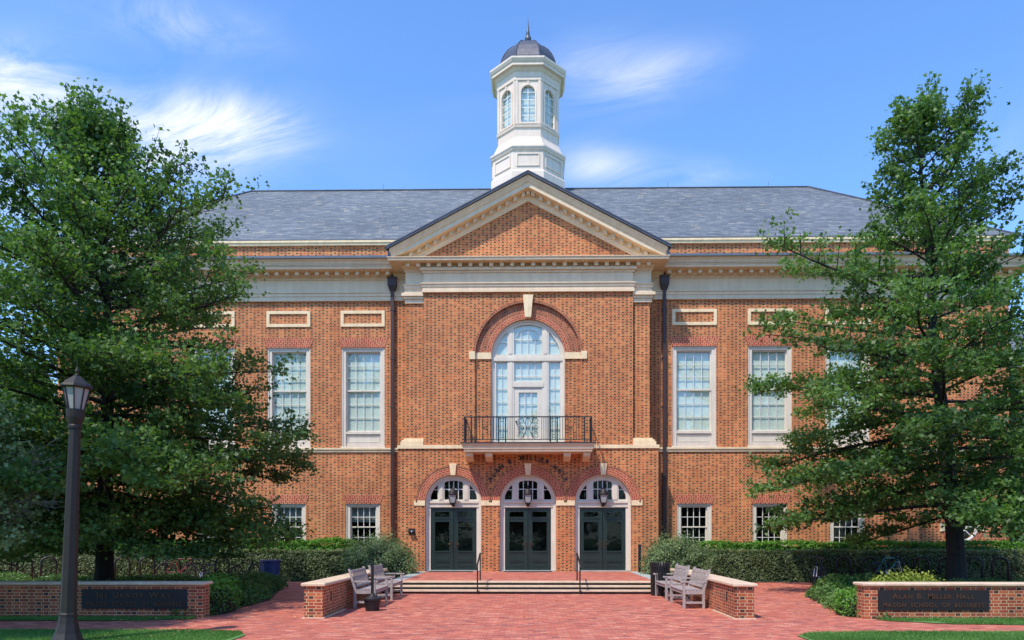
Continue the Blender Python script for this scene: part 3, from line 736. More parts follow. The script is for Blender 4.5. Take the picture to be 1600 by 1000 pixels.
for sx in (-1, 1):
    mb = MB(); mb.box(sx * 1.465, sx * 2.105, .13, .26, 8.80, 9.06); mb.box(sx * 2.105, sx * 2.34, .0, .26, 8.77, 9.08); mb.build('impost_block', 'stone', hall)
# balcony
bal = part('balcony', (0, 0, 0), hall)
mb = MB()
rg = lambda o_, z: [(-2.45 - o_, .055, z), (-2.45 - o_, -.85 - o_, z), (2.45 + o_, -.85 - o_, z), (2.45 + o_, .055, z)]
mb.loft([rg(0, 4.98), rg(.02, 5.00), rg(.02, 5.08), rg(.06, 5.10), rg(.06, 5.20), rg(.12, 5.25), rg(.12, 5.30), rg(0, 5.30)])
mb.build('slab', 'trim_paint', bal)
MB().box(-2.60, 2.60, -1.0, .05, 5.302, 5.34).build('slab_flashing', 'downspout_brown', bal)
for x in (-2.27, -1.52, 1.52, 2.27):
    mb = MB(); q = [(.0, 4.66), (-.30, 4.68), (-.55, 4.78), (-.68, 4.80), (-.74, 4.86), (-.74, 4.978), (.0, 4.978)]
    mb.loft([[(x - .14, y, z) for y, z in q], [(x + .14, y, z) for y, z in q]]); mb.build('bracket', 'trim_paint', bal)
mb = MB(); yb = -.88; zt, zb = 6.34, 5.44
mb.box(-2.46, 2.46, yb - .025, yb + .025, zt - .04, zt); mb.box(-2.44, 2.44, yb - .012, yb + .012, zb, zb + .03)
for sx in (-1, 1):
    mb.box(sx * 2.42, sx * 2.46, yb, .05, zt - .03, zt); mb.box(sx * 2.43, sx * 2.455, yb, .05, zb, zb + .03)
    for i in range(8): y = yb + .1 + i * .105; mb.tube([(sx * 2.44, y, zb), (sx * 2.44, y, zt - .03)], .011, 5)
    for x in (2.44, 2.17, 1.12, .86): mb.box(sx * x - .024, sx * x + .024, yb - .022, yb + .022, 5.34, zt - .03)
    xs_ = [2.17 - (2.17 - 1.12) * i / 10 for i in range(1, 10)] + [.77, .69, .61, .53] + [1.05, .93]
    for x in xs_:
        if abs(x - 1.645) < .06: continue
        mb.tube([(sx * x, yb, zb), (sx * x, yb, zt - .03)], .011, 5)
    cx = sx * 1.645                        # small star ornament between the bars
    for t in (45, 135): mb.tube([(cx - .13 * math.cos(R(t)), yb, 5.89 - .13 * math.sin(R(t))), (cx + .13 * math.cos(R(t)), yb, 5.89 + .13 * math.sin(R(t)))], .009, 5)
    mb.tube([(cx + .07 * math.cos(t), yb, 5.89 + .07 * math.sin(t)) for t in [2 * math.pi * i / 12 for i in range(13)]], .008, 5)
    cx = sx * .99
    for z in (6.2, 5.58): mb.tube([(cx + .06 * math.cos(t), yb, z + .06 * math.sin(t)) for t in [2 * math.pi * i / 12 for i in range(13)]], .009, 5)
    for cz, sp in ((6.17, 1), (5.89, 1), (5.61, -1)):   # scrollwork
        pts = []
        for i in range(26):
            t = i / 25; r_ = .15 * (1 - .68 * t); an = sp * (-math.pi * .75 + t * 3.3 * math.pi)
            pts.append((sx * (.29 - r_ * math.cos(an)), yb, cz + r_ * .9 * math.sin(an)))
        mb.tube(pts, .011, 5)
    mb.tube([(sx * .02, yb, zt - .05), (sx * .12, yb, 6.1), (sx * .05, yb, 5.89), (sx * .12, yb, 5.66), (sx * .2, yb, zb)], .010, 5)
    mb.tube([(sx * .24, yb, zt - .04), (sx * .06, yb, 5.95), (sx * .06, yb, 5.82), (sx * .26, yb, zb + .02)], .009, 5)
mb.tube([(0, yb, zb), (0, yb, zt - .03)], .012, 5)
mb.build('railing', 'black_iron', bal)
# letters round the middle arch
txt = 'ALAN B. MILLER HALL'
mb = MB(); wd = {'I': .5, ' ': .62, '.': .45, 'M': 1.25, 'L': .85}
ws = [wd.get(c_, 1.0) for c_ in txt]; tot_ = sum(ws); span = R(126); acc = 0
for c_, w_ in zip(txt, ws):
    t = math.pi / 2 + span / 2 - span * (acc + w_ / 2) / tot_; acc += w_
    if c_ == ' ':
        mb.build('lettering', 'letter_black', hall); mb = MB(); continue
    rr = 1.66; xd = (math.sin(t), 0, -math.cos(t)); ud = (math.cos(t), 0, math.sin(t))
    text_mesh(mb, c_, .255, (rr * math.cos(t), -.045, DSP + .03 + rr * math.sin(t)), depth=.03, xdir=xd, up=ud, bold=.006)
mb.build('lettering', 'letter_black', hall)
# cupola
cup = part('cupola', (0, 0, 0), hall); CY = 8.0
def octr(hw, z): rr = hw / math.cos(math.pi / 8); return [(rr * math.cos(math.pi / 8 + i * math.pi / 4), CY + rr * math.sin(math.pi / 8 + i * math.pi / 4), z) for i in range(8)]
mb = MB()
mb.loft([octr(h_, z_) for h_, z_ in ((1.84, 17.2), (1.84, 19.40), (1.80, 19.46), (1.76, 19.52), (1.76, 20.42), (1.82, 20.46), (1.84, 20.52), (1.88, 20.58), (1.88, 20.66), (1.80, 20.70), (1.70, 20.82), (1.58, 21.08), (1.53, 21.22),
                                   (1.50, 21.24), (1.50, 21.66), (1.56, 21.70), (1.58, 21.80), (1.50, 21.84))])
mb.build('base', 'cupola_paint', cup)
# window stage: eight panels with arched openings
for i in range(8):
    an = i * math.pi / 4 - math.pi / 2     # outward direction
    hw = 1.50; half = hw * math.tan(math.pi / 8)
    hole = arched(0, .335, 21.95, 23.42, 16)
    before = set(cup.children)
    pn = sheet('stage_wall', rect(-half, half, 21.84, 24.15), [hole], -hw, .12, 'cupola_paint', cup)
    mb = MB(); ring(0, 23.42, .34, .42, -hw - .03, -hw, 0, math.pi, 16, mb)
    for sx in (-1, 1): mb.box(sx * .34, sx * .42, -hw - .03, -hw, 21.93, 23.42); mb.box(sx * .50, sx * (half - .0), -hw - .04, -hw, 21.86, 24.0)
    mb.box(-.05, .05, -hw - .06, -hw, 23.74, 23.95); mb.box(-.46, .46, -hw - .06, -hw, 21.86, 21.94); mb.box(-half - .02, half + .02, -hw - .05, -hw, 24.0, 24.15)
    sashframe(mb, -.56, .56, 19.68, 20.30, -1.80, .05, .045)
    mb.build('moulding', 'cupola_paint', cup)
    mb2 = MB(); bars(mb2, -.335, .335, 21.95, 23.76, 2, 1, -hw + .05, .03, 0)
    for z in (22.32, 22.70, 23.08, 23.45): mb2.box(-.335, .335, -hw + .048, -hw + .078, z - .014, z + .014)
    mb2.build('glazing_bars', 'muntin_paint', cup)
    MB().box(-.36, .36, -hw + .085, -hw + .09, 21.9, 23.8).build('pane', 'glass', cup)
    for o in cup.children:
        if o not in before:
            o.location = (0, CY, 0); o.rotation_euler = (0, 0, an + math.pi / 2)
MB().loft([octr(1.33, 21.88), octr(1.33, 24.0)]).build('core_blind', 'blind_white', cup)
mb = MB()
mb.loft([octr(h_, z_) for h_, z_ in ((1.50, 24.15), (1.54, 24.17), (1.54, 24.40), (1.60, 24.46), (1.66, 24.56), (1.80, 24.58), (1.80, 24.70), (1.84, 24.74), (1.90, 24.86), (1.90, 24.94), (1.45, 25.04), (1.45, 25.1))])
mb.build('cupola_cornice', 'cupola_paint', cup)
mb = MB(); rings = []
for i in range(9):
    t = i / 8 * math.pi / 2; rings.append(octr(max(.1, 1.42 * math.cos(t)), 25.02 + 1.72 * math.sin(t)))
mb.loft(rings); mb.build('dome', 'roof_metal', cup)
mb = MB()
for i in range(8): mb.tube([Vector(r_[i]) for r_ in rings], .03, 5)
mb.build('dome_rib', 'roof_metal', cup)
MB().lathe([(.0, 26.6), (.16, 26.7), (.12, 26.82), (.08, 26.88), (.16, 26.96), (.18, 27.06), (.15, 27.16), (.07, 27.22), (.10, 27.28), (.075, 27.45), (.035, 27.8), (.008, 28.1), (0, 28.35)], (0, CY, 0), 14).build('finial', 'roof_metal', cup, smooth=True)
# standpipe by the left door
mb = MB(); x, z = -4.62, 1.92
mb.box(x - .13, x + .13, -.03, -.001, z - .12, z + .12)
for dx in (-.07, .07): mb.lathe([(0, 0), (.05, 0), (.05, .12), (.062, .12), (.062, .15), (0, .15)], (0, 0, 0), 12)
sp = mb
tag(MB().box(x - .13, x + .13, -.03, -.002, z - .12, z + .12).build('fire_hose_inlet', 'dark_metal'), 'small dark twin hose inlet on the brick wall left of the doors', 'hose inlet')
for dx in (-.065, .065):
    mb = MB().lathe([(0, 0), (.045, 0), (.045, .10), (.058, .10), (.058, .14), (.03, .145), (0, .145)], (0, 0, 0), 12)
    o = mb.build('cap', 'dark_metal', bpy.data.objects['fire_hose_inlet']); o.rotation_euler = (R(90), 0, 0); o.location = (x + dx, -.03, z)
MB().box(x + .0, x + .05, -.175, -.17, z - .02, z + .03).build('tag_plate', 'white_paint', bpy.data.objects['fire_hose_inlet'])
# neighbouring building glimpsed at the right
ann = thing('brick_annexe', 'low brick building with grey slate roof glimpsed behind the right tree', 'building')
MB().box(22, 40, 9, 20, 0, 10.5).build('wall', 'brick', ann)
mb = MB(); roofplane(mb, [(21.4, 8.4, 10.5), (41, 8.4, 10.5), (41, 13, 13.4), (24, 13, 13.4)], (1, 0, 0), (0, 0, 0)); roofplane(mb, [(21.4, 8.4, 10.5), (24, 13, 13.4), (21.4, 18, 10.5)], (0, 1, 0), (0, 0, 0)); mb.build('roof', 'slate', ann)
MB().box(21.35, 41, 8.36, 8.5, 10.35, 10.52).build('gutter', 'gutter_metal', ann)

# wall lanterns over the doors
def lantern():
    t = thing('wall_lantern', 'dark metal lantern with frosted glass above the left door', 'lantern', (DX[0], 0, 0), group='lanterns above the three doors')
    y = -.12; z = 3.06
    mb = MB(); sec = lambda w_, zz: [(-w_, y - w_, zz), (w_, y - w_, zz), (w_, y + w_, zz), (-w_, y + w_, zz)]
    mb.lathe([(0, .34), (.185, .33), (.175, .37), (.15, .45), (.10, .52), (.045, .56), (.03, .61), (.012, .66), (0, .70)], (0, y, z), 12)
    mb.loft([sec(.16, z + .30), sec(.17, z + .335)]); mb.build('hood', 'lamp_metal', t)
    mb = MB(); mb.loft([sec(.09, z - .06), sec(.11, z)]); mb.loft([sec(.05, z - .12), sec(.08, z - .061)])
    for sx in (-1, 1):
        for sy in (-1, 1): mb.tube([(sx * .105, y + sy * .105, z), (sx * .155, y + sy * .155, z + .31)], .013, 5)
    mb.build('cage', 'lamp_metal', t)
    MB().loft([sec(.085, z + .002), sec(.13, z + .30)]).build('glass', 'frost_glass', t)
    mb = MB(); mb.tube([(0, y, z - .05), (0, y + .12, z - .10), (0, .20, z - .04)], .025, 6); mb.box(-.06, .06, .14, .17, z - .14, z + .06); mb.build('arm', 'lamp_metal', t)
    return t
ln = lantern()
dup(ln, loc=(DX[1], 0, 0), label='dark metal lantern with frosted glass above the middle door')
dup(ln, loc=(DX[2], 0, 0), label='dark metal lantern with frosted glass above the right door')
# ---------------------------------------------------------------- ground, paving, steps
def ground(name, pts, z, material, label=None):
    mb = MB(); mb.face([(x, y, z) for x, y in pts]); o = mb.build(name, material); o['kind'] = 'structure'; return o
ground('ground', [(-400, -300), (400, -300), (400, 500), (-400, 500)], -.02, 'lawn')
sheet('plaza', [(-60, -40), (60, -40), (60, .3), (-60, .3)], [], 0, .02, 'pavers', None, True, -.0101)['kind'] = 'structure'
random.seed(5)
def wob(pts, amp=.04, n=10):
    out_ = []
    for i in range(len(pts)):
        a_, b_ = Vector(pts[i]), Vector(pts[(i + 1) % len(pts)])
        for j in range(n): q = a_.lerp(b_, j / n); out_.append((q.x + random.uniform(-amp, amp), q.y + random.uniform(-amp, amp)))
    return out_
LAWNS = [([(-60, -15.0), (-6.2, -15.05), (-5.25, -15.2), (-5.0, -15.6), (-4.8, -40), (-60, -40)], 'front'),
         ([(60, -15.0), (6.0, -15.1), (5.1, -15.2), (4.75, -15.5), (4.5, -40), (60, -40)], 'front'),
         ([(-60, -13.05), (-7.0, -13.05), (-7.6, -13.35), (-8.8, -13.55), (-60, -13.6)], 'strip'),
         ([(7.3, -13.05), (60, -13.05), (60, -13.9), (9.5, -13.9), (8.2, -13.7), (7.5, -13.3)], 'strip')]
for pts, k_ in LAWNS: ground('lawn', wob(pts, .03), .014 if k_ == 'front' else .015, 'lawn')
ground('planting_bed', [(-60, -13), (-7.0, -12.9), (-7.0, -9), (-8.2, -4.6), (-8.9, -3.6), (-60, -3.6)], .012, 'soil')
ground('planting_bed', [(60, -13), (7.1, -12.9), (7.3, -11), (8.1, -7.2), (8.7, -6.2), (9.6, -5.6), (60, -5.2)], .012, 'soil')
ground('planting_bed', [(-60, -1.4), (-4.5, -1.4), (-4.5, 1.05), (-60, 1.3)], .012, 'soil')
ground('planting_bed', [(60, -1.4), (4.5, -1.4), (4.5, 1.05), (60, 1.3)], .012, 'soil')
# entrance terrace
ter = thing('entrance_steps', 'wide brick entrance terrace with three pale stone nosed steps', 'steps')
PF = -6.0
MB().box(-4.0, 4.0, PF + .32, .9, 0, LZ - .004).build('landing', 'pavers', ter)
for sg in (-1, 1): MB().box(sg * 4.002, sg * 4.42, PF + .3, -.0, 0, LZ).build('kerb', 'grey_stone', ter)
for i in range(3):
    zt_ = LZ * (3 - i) / 3; yf = PF - .34 * i
    st = MB().box(-4.42, 4.42, yf - .045, yf + (.37 if i else .36), zt_ - .04, zt_ - .001).build('tread', 'coping_stone', ter, bevel=0)
    MB().box(-4.40, 4.40, yf + .03, yf + .3, zt_ - LZ / 3, zt_ - .041).build('riser', 'shadow_riser', ter)
for x, nm in ((DX[0], 'left'), (DX[1], 'middle')):
    tag(MB().box(x - .95, x + .8 + (.15 if x == 0 else 0), -.42, .02, LZ, LZ + .015).build('doormat', 'doormat'), 'thin black doormat in front of the %s green door' % nm, 'doormat', 'doormats at the entrance')

# low brick walls
def cop(mb, x0, x1, y0, y1, z, o_=.055, h=.075):
    rg_ = lambda e, zz: [(x0 - e, y0 - e, zz), (x1 + e, y0 - e, zz), (x1 + e, y1 + e, zz), (x0 - e, y1 + e, zz)]
    mb.loft([rg_(o_ - .03, z), rg_(o_, z + .02), rg_(o_, z + h - .015), rg_(o_ - .015, z + h)])
for sg, nm in ((-1, 'left'), (1, 'right')):
    t = thing('low_brick_wall', 'low brick wall with pale stone coping behind the %s pair of benches' % nm, 'wall', (sg * 4.58, -13, 0), group='low plaza walls beside the benches')
    mb = MB(); mb.box(-.20, .20, 0, 1.7, 0, .68); mb.box(-.17, .17, 1.7, 6.6, 0, .679); mb.build('masonry', 'brick_low_wall', t)
    mb = MB(); cop(mb, -.20, .20, 0, 6.6, .681); mb.build('coping', 'coping_stone', t)
    mb = MB(); mb.box(-.24, .24, -.04, 1.75, 0, .025); mb.build('footing', 'coping_stone', t)
    mb = MB(); x = -sg * .203; mb.box(x - .003, x + .003, .58, .68, .32, .54); mb.build('drain_slot', 'letter_black', t)
def signwall(x0, x1, lab, px0, px1, lines, nm):
    t = thing('sign_wall', lab, 'wall', ((x0 + x1) / 2, -13, 0), group='brick sign walls'); c_ = (x0 + x1) / 2
    mb = MB().box(x0 - c_, x1 - c_, 0, .33, 0, .70); mb.build('masonry', 'brick_low_wall', t)
    mb = MB(); cop(mb, x0 - c_, x1 - c_, 0, .33, .701, .055, .07); mb.build('coping', 'coping_stone', t)
    pl = MB().box(px0 - c_, px1 - c_, -.025, .0, .20, .62).build('plaque', 'plaque', t)
    y = -.032
    for s_, zz, wide in lines:
        mb = MB()
        # small capitals: the first letter of each word is larger
        tmp = MB(); pen = 0.0; items = []
        for wi, word in enumerate(s_.split(' ')):
            for ci, ch in enumerate(word):
                sz = .165 if (ci == 0 and wide) else .128
                if wide == 0: sz = .122
                mbq = MB(); wdt = text_mesh(mbq, ch, sz, (0, 0, 0), depth=.012, align='LEFT', bold=.003); items.append((mbq, pen)); pen += wdt + .022
            pen += .075
        target = (px1 - px0) * ((.74 if wide else .92)); sxx = target / (pen - .075)
        for mbq, p0 in items:
            for f_ in mbq.f: mb.face([((px0 + px1) / 2 - c_ - target / 2 + (p0 + mbq.v[i][0]) * sxx, y + mbq.v[i][1], zz + mbq.v[i][2]) for i in f_])
        mb.build('lettering', 'bronze_letter', pl)
    return t
signwall(-40, -6.96, 'long brick sign wall at the left with dark plaque, behind the street lamp', -9.56, -7.29, [('101 UKROP WAY', .44, 1), ('MASON SCHOOL OF BUSINESS', .265, 0)], 'left')
signwall(7.08, 40, 'long brick sign wall at the right with dark plaque and white coping', 7.37, 9.68, [('ALAN B. MILLER HALL', .44, 1), ('MASON SCHOOL OF BUSINESS', .265, 0)], 'right')

# handrails
def handrail():
    t = thing('handrail', 'black handrail on the steps at the left of the middle door', 'handrail', (-1.52, 0, 0), group='step handrails')
    yb_, yf = PF + .45, PF - .78
    MB().tube([(0, yb_, LZ - .01), (0, yb_, 1.15)], .022, 8).build('post', 'black_iron', t)
    MB().tube([(0, yf, .0), (0, yf, .88)], .022, 8).build('post', 'black_iron', t)
    MB().tube([(0, yb_ + .22, 1.17), (0, yb_, 1.20), (0, yb_ - .2, 1.16), (0, yf, .90), (0, yf - .14, .84), (0, yf - .16, .76), (0, yf - .05, .74)], .026, 8).build('rail', 'black_iron', t, smooth=True)
    return t
hr = handrail(); dup(hr, loc=(1.56, 0, 0), label='black handrail on the steps at the right of the middle door')

# benches
def bench():
    t = thing('garden_bench', 'x', 'bench'); L = 1.5; tk = 'teak'
    def leg(y, fr):
        mb = MB()
        if fr: mb.box(.47, .53, y - .03, y + .03, 0, .63)
        else: mb.hexa([(.0, y - .03, 0), (.06, y - .03, 0), (.06, y + .03, 0), (0, y + .03, 0), (.0, y - .03, .45), (.06, y - .03, .45), (.06, y + .03, .45), (.0, y + .03, .45)]); mb.hexa([(.0, y - .03, .45), (.06, y - .03, .45), (.06, y + .03, .45), (.0, y + .03, .45), (-.14, y - .03, .95), (-.09, y - .03, .95), (-.09, y + .03, .95), (-.14, y + .03, .95)])
        mb.build('leg', tk, t)
    for y in (-L / 2, L / 2): leg(y, True); leg(y, False)
    mb = MB()
    for i in range(6): mb.box(.04 + i * .085, .04 + i * .085 + .065, -L / 2 - .02, L / 2 + .02, .43, .45)
    mb.box(.485, .51, -L / 2 + .03, L / 2 - .03, .35, .428); mb.box(.01, .04, -L / 2 + .03, L / 2 - .03, .35, .428)
    for y in (-L / 2, L / 2): mb.box(.06, .47, y - .02, y + .02, .35, .428)
    mb.build('seat', tk, t)
    mb = MB(); bx = lambda z: -.115 * (z - .45) / .5 + .03
    for z0, z1 in ((.84, .92), (.50, .55)): mb.hexa([(bx(z0) - .015, -L / 2 + .03, z0), (bx(z0) + .02, -L / 2 + .03, z0), (bx(z0) + .02, L / 2 - .03, z0), (bx(z0) - .015, L / 2 - .03, z0), (bx(z1) - .015, -L / 2 + .03, z1), (bx(z1) + .02, -L / 2 + .03, z1), (bx(z1) + .02, L / 2 - .03, z1), (bx(z1) - .015, L / 2 - .03, z1)])
    n_ = 13
    for i in range(n_):
        y = -L / 2 + .12 + (L - .24) * i / (n_ - 1)
        mb.hexa([(bx(.55), y - .022, .55), (bx(.55) + .012, y - .022, .55), (bx(.55) + .012, y + .022, .55), (bx(.55), y + .022, .55), (bx(.84), y - .022, .84), (bx(.84) + .012, y - .022, .84), (bx(.84) + .012, y + .022, .84), (bx(.84), y + .022, .84)])
    mb.build('backrest', tk, t)
    for y in (-L / 2, L / 2):
        mb = MB(); mb.box(-.03, .56, y - .04, y + .04, .632, .665)
        mb.tube([(.56, y - .04, .645), (.56, y + .04, .645)], .028, 8)
        mb.build('armrest', tk, t)
    mb = MB()
    for y in (-L / 2, L / 2): mb.box(.06, .47, y - .018, y + .018, .12, .17)
    mb.box(.26, .30, -L / 2 + .018, L / 2 - .018, .12, .17)
    mb.build('stretcher', tk, t)
    return t
b0 = bench(); b0.location = (-4.24, -10.12, 0); tag(b0, 'weathered grey bench left of the steps, the one nearer the viewer', group='weathered wooden benches facing across the plaza')
dup(b0, loc=(-4.22, -8.05, 0), label='weathered grey bench left of the steps, the one nearer the doors')
dup(b0, loc=(4.27, -10.12, 0), rz=math.pi, label='weathered grey bench right of the steps, the one nearer the viewer')
dup(b0, loc=(4.25, -8.05, 0), rz=math.pi, label='weathered grey bench right of the steps, beside the black litter bin')

# black slatted litter bin
t = thing('litter_bin', 'round black slatted metal litter bin at the right end of the steps', 'litter bin', (3.98, -7.35, 0))
t.location = (3.90, -7.10, 0)
mb = MB()
for i in range(26):
    a_ = 2 * math.pi * i / 26; c_, s_ = math.cos(a_), math.sin(a_)
    w_ = .022
    P = lambda r_, z, k_: (r_ * c_ - k_ * w_ * s_, r_ * s_ + k_ * w_ * c_, z)
    mb.hexa([P(.26, .06, -1), P(.275, .06, -1), P(.275, .06, 1), P(.26, .06, 1), P(.27, .88, -1), P(.285, .88, -1), P(.285, .88, 1), P(.27, .88, 1)])
    mb.hexa([P(.27, .88, -1), P(.285, .88, -1), P(.285, .88, 1), P(.27, .88, 1), P(.31, .97, -1), P(.325, .97, -1), P(.325, .97, 1), P(.31, .97, 1)])
mb.build('slatted_side', 'black_iron', t)
MB().lathe([(.0, .03), (.245, .03), (.25, .86), (.23, .86), (.2, .5), (0, .5)], sides=20).build('liner', 'black_iron', t)
MB().lathe([(.27, .84), (.30, .84), (.30, .88), (.27, .88)], sides=26).build('band', 'black_iron', t)
MB().lathe([(.0, 0), (.27, 0), (.27, .06), (0, .06)], sides=26).build('base', 'black_iron', t)

# ash receptacle
t = thing('ash_receptacle', 'black tub shaped ash receptacle with tall thin tube beside the left bench', 'ashtray', (-3.66, -11.45, 0))
MB().lathe([(0, 0), (.155, 0), (.16, .03), (.195, .25), (.215, .255), (.215, .285), (0, .285)], sides=20).build('tub', 'black_iron', t)
MB().lathe([(.205, .286), (.18, .30), (.07, .36), (.05, .42), (.0, .42)], sides=18).build('cone', 'lamp_metal', t, smooth=True)
MB().tube([(0, 0, .40), (0, 0, 1.10)], .035, 10).build('tube', 'black_iron', t)
MB().lathe([(0, 1.09), (.042, 1.10), (.042, 1.15), (.0, 1.17)], sides=12).build('cap', 'black_iron', t)

# black post on the terrace
t = thing('door_control_post', 'slim black post standing right of the right hand door', 'post', (4.42, -.55, LZ))
t.location = (4.32, -.62, LZ)
MB().box(-.055, .055, -.05, .05, 0, 1.05).build('column', 'black_iron', t)
MB().box(-.062, .062, -.057, .057, 1.05, 1.08).build('cap', 'black_iron', t)
MB().box(-.035, .035, -.056, -.05, .80, .92).build('push_plate', 'lamp_metal', t)

# street lamp
t = thing('street_lamp', 'tall dark street lamp with octagonal lantern in the left foreground', 'street lamp', (-7.52, -16.6, 0))
t.rotation_euler = (0, R(2.1), 0); t.scale = (.84, .84, 1.035)
OF = math.pi / 8
MB().lathe([(0, 0), (.30, 0), (.28, .06), (.22, .18), (.175, .33), (.152, .46), (.148, .47)], sides=8, off=OF).build('base', 'lamp_metal', t)
MB().lathe([(.162, .45), (.162, .48), (.148, .50), (.10, 3.42)], sides=8, off=OF).build('pole', 'lamp_metal', t)
MB().lathe([(0, 3.40), (.12, 3.40), (.125, 3.44), (.115, 3.46), (.13, 3.50), (.155, 3.58), (.165, 3.70), (.0, 3.70)], sides=16).build('collar', 'lamp_metal', t)
MB().lathe([(.0, 3.70), (.135, 3.70), (.22, 4.03), (0, 4.03)], sides=8, off=OF).build('lamp_glass', 'frost_glass', t)
mb = MB()
for i in range(8):
    a_ = OF + i * math.pi / 4; mb.tube([(.145 * math.cos(a_), .145 * math.sin(a_), 3.69), (.232 * math.cos(a_), .232 * math.sin(a_), 4.04)], .013, 5)
mb.build('cage', 'lamp_metal', t)
MB().lathe([(.0, 4.03), (.26, 4.03), (.285, 4.05), (.265, 4.09), (.15, 4.17), (.06, 4.23), (0, 4.24)], sides=8, off=OF).build('hood', 'lamp_metal', t)
MB().lathe([(0, 4.22), (.035, 4.24), (.02, 4.27), (.04, 4.30), (.025, 4.34), (.01, 4.37), (.006, 4.47), (0, 4.48)], sides=10).build('finial', 'lamp_metal', t)

# bike racks
def hoop():
    pts = [(-.24, 0, 0), (-.24, 0, .68)] + [(-.24 * math.cos(q), 0, .72 + .24 * math.sin(q)) for q in [math.pi * i / 10 for i in range(11)]] + [(.24, 0, .68), (.24, 0, 0)]
    mb = MB().tube(pts, .036, 8); o = mb.build('bike_rack', 'black_iron', smooth=True)
    return o
def px2x(px, d): t_ = (px - VX) / F; return (t_ * d - YAW * d) / (1 + t_ * YAW)
h0 = hoop(); first = True
LR = [(5, 'leftmost'), (38, 'second from the left'), (76, 'close left of the lamp post'), (191, 'just right of the left tree trunk'), (230, 'second right of the left tree trunk'), (270, 'third right of the left tree trunk'), (347, 'nearest the blue bin')]
RR = [(1318, 'first right of the dark parked bicycle'), (1359, 'directly left of the teal bicycle'), (1400, 'directly right of the teal bicycle'), (1440, 'between the teal bicycle and the right tree'), (1480, 'partly behind the right tree trunk'), (1522, 'just right of the right tree trunk'), (1563, 'rightmost in view')]
for lst, side in ((LR, 'left'), (RR, 'right')):
    for px_, desc in lst:
        o = h0 if first else h0.copy()
        if not first: COL.objects.link(o)
        first = False
        o.location = (px2x(px_, 26.0), -2.0, 0); o.rotation_euler = (0, 0, R(35 if side == 'left' else -28))
        tag(o, 'black hoop bike rack on the %s side, %s' % (side, desc), 'bike rack', 'black hoop bike racks')

# bicycles
def bicycle(paint, label, loc, rz, fork='white_paint'):
    t = thing('bicycle', label, 'bicycle', loc, rz); r_ = .33
    for wx in (-.50, .50):
        w_ = MB().tube([(wx + r_ * math.cos(q), 0, r_ + r_ * math.sin(q)) for q in [2 * math.pi * i / 28 for i in range(29)]], .022, 6).build('wheel', 'rubber', t, smooth=True)
        mb = MB(); mb.tube([(wx + .30 * math.cos(q), 0, r_ + .30 * math.sin(q)) for q in [2 * math.pi * i / 28 for i in range(29)]], .009, 5)
        for i in range(12): q = 2 * math.pi * i / 12; mb.tube([(wx, 0, r_), (wx + .30 * math.cos(q), 0, r_ + .30 * math.sin(q))], .003, 4)
        mb.tube([(wx, -.05, r_), (wx, .05, r_)], .02, 8); mb.build('spokes', 'roof_metal', w_)
    A_, S, H, B_ = (-.50, 0, r_), (-.20, 0, .80), (.33, 0, .78), (-.06, 0, .28)
    mb = MB(); mb.tube([S, (.34, 0, .80)], .018, 8); mb.tube([S, B_], .018, 8); mb.tube([(.36, 0, .70), B_], .022, 8); mb.tube([A_, B_], .012, 6); mb.tube([A_, S], .011, 6); mb.tube([(.35, 0, .86), (.38, 0, .66)], .022, 8)
    mb.build('frame', paint, t)
    mb = MB(); mb.tube([(.38, -.045, .66), (.41, -.045, .55), (.50, -.045, r_)], .014, 6); mb.tube([(.38, .045, .66), (.41, .045, .55), (.50, .045, r_)], .014, 6); mb.box(.36, .41, -.05, .05, .64, .68); mb.build('fork', fork, t)
    mb = MB(); mb.tube([(.35, 0, .86), (.34, 0, .98), (.38, 0, 1.0)], .014, 6); mb.tube([(.30, -.30, 1.02), (.38, -.18, 1.0), (.38, .18, 1.0), (.30, .30, 1.02)], .013, 6); mb.build('handlebar', 'black_iron', t)
    mb = MB(); mb.hexa([(-.36, -.08, .91), (-.08, -.02, .91), (-.08, .02, .91), (-.36, .08, .91), (-.37, -.09, .96), (-.06, -.02, .95), (-.06, .02, .95), (-.37, .09, .96)]); mb.tube([(-.20, 0, .78), (-.23, 0, .92)], .014, 6); mb.build('saddle', 'black_iron', t)
    mb = MB(); mb.lathe([(0, -.01), (.09, -.01), (.09, .01), (0, .01)], sides=16); mb.tube([(0, 0, .02), (.0, .16, .04)], .01, 5); mb.tube([(0, 0, -.02), (.0, -.16, -.04)], .01, 5)
    o = mb.build('crank', 'chrome', t); o.rotation_euler = (R(90), 0, 0); o.location = (-.06, 0, .28)
    return t
bicycle('teal_paint', 'teal and white bicycle leaning at the right hand bike racks', (px2x(1388, 26.0), -2.05, .14), R(12))
bicycle('black_iron', 'black bicycle with white fork parked left of the right hand bike racks', (px2x(1280, 25.2), -2.8, 0), R(-128))
bicycle('red_paint', 'dark red bicycle in the shade between left hand bike racks', (px2x(283, 25.8), -2.2, .1), R(15), 'red_paint')
bicycle('lamp_metal', 'dark grey bicycle in the shade near the blue bin', (px2x(312, 25.6), -2.4, .08), R(160), 'lamp_metal')
bicycle('black_iron', 'black bicycle in the shade directly left of the blue bin', (px2x(384, 25.6), -2.4, .05), R(75), 'black_iron')

# blue bin
t = thing('blue_bin', 'dark blue plastic recycling bin in front of the left hedge', 'bin', (px2x(422, 25.2), -2.8, 0))
MB().lathe([(0, 0), (.30, 0), (.34, .80), (.36, .82), (.0, .82)], sides=20).build('drum', 'bin_blue', t)
MB().lathe([(.30, .823), (.375, .823), (.375, .88), (.35, .89), (.0, .90)], sides=20).build('lid', 'bin_blue', t)
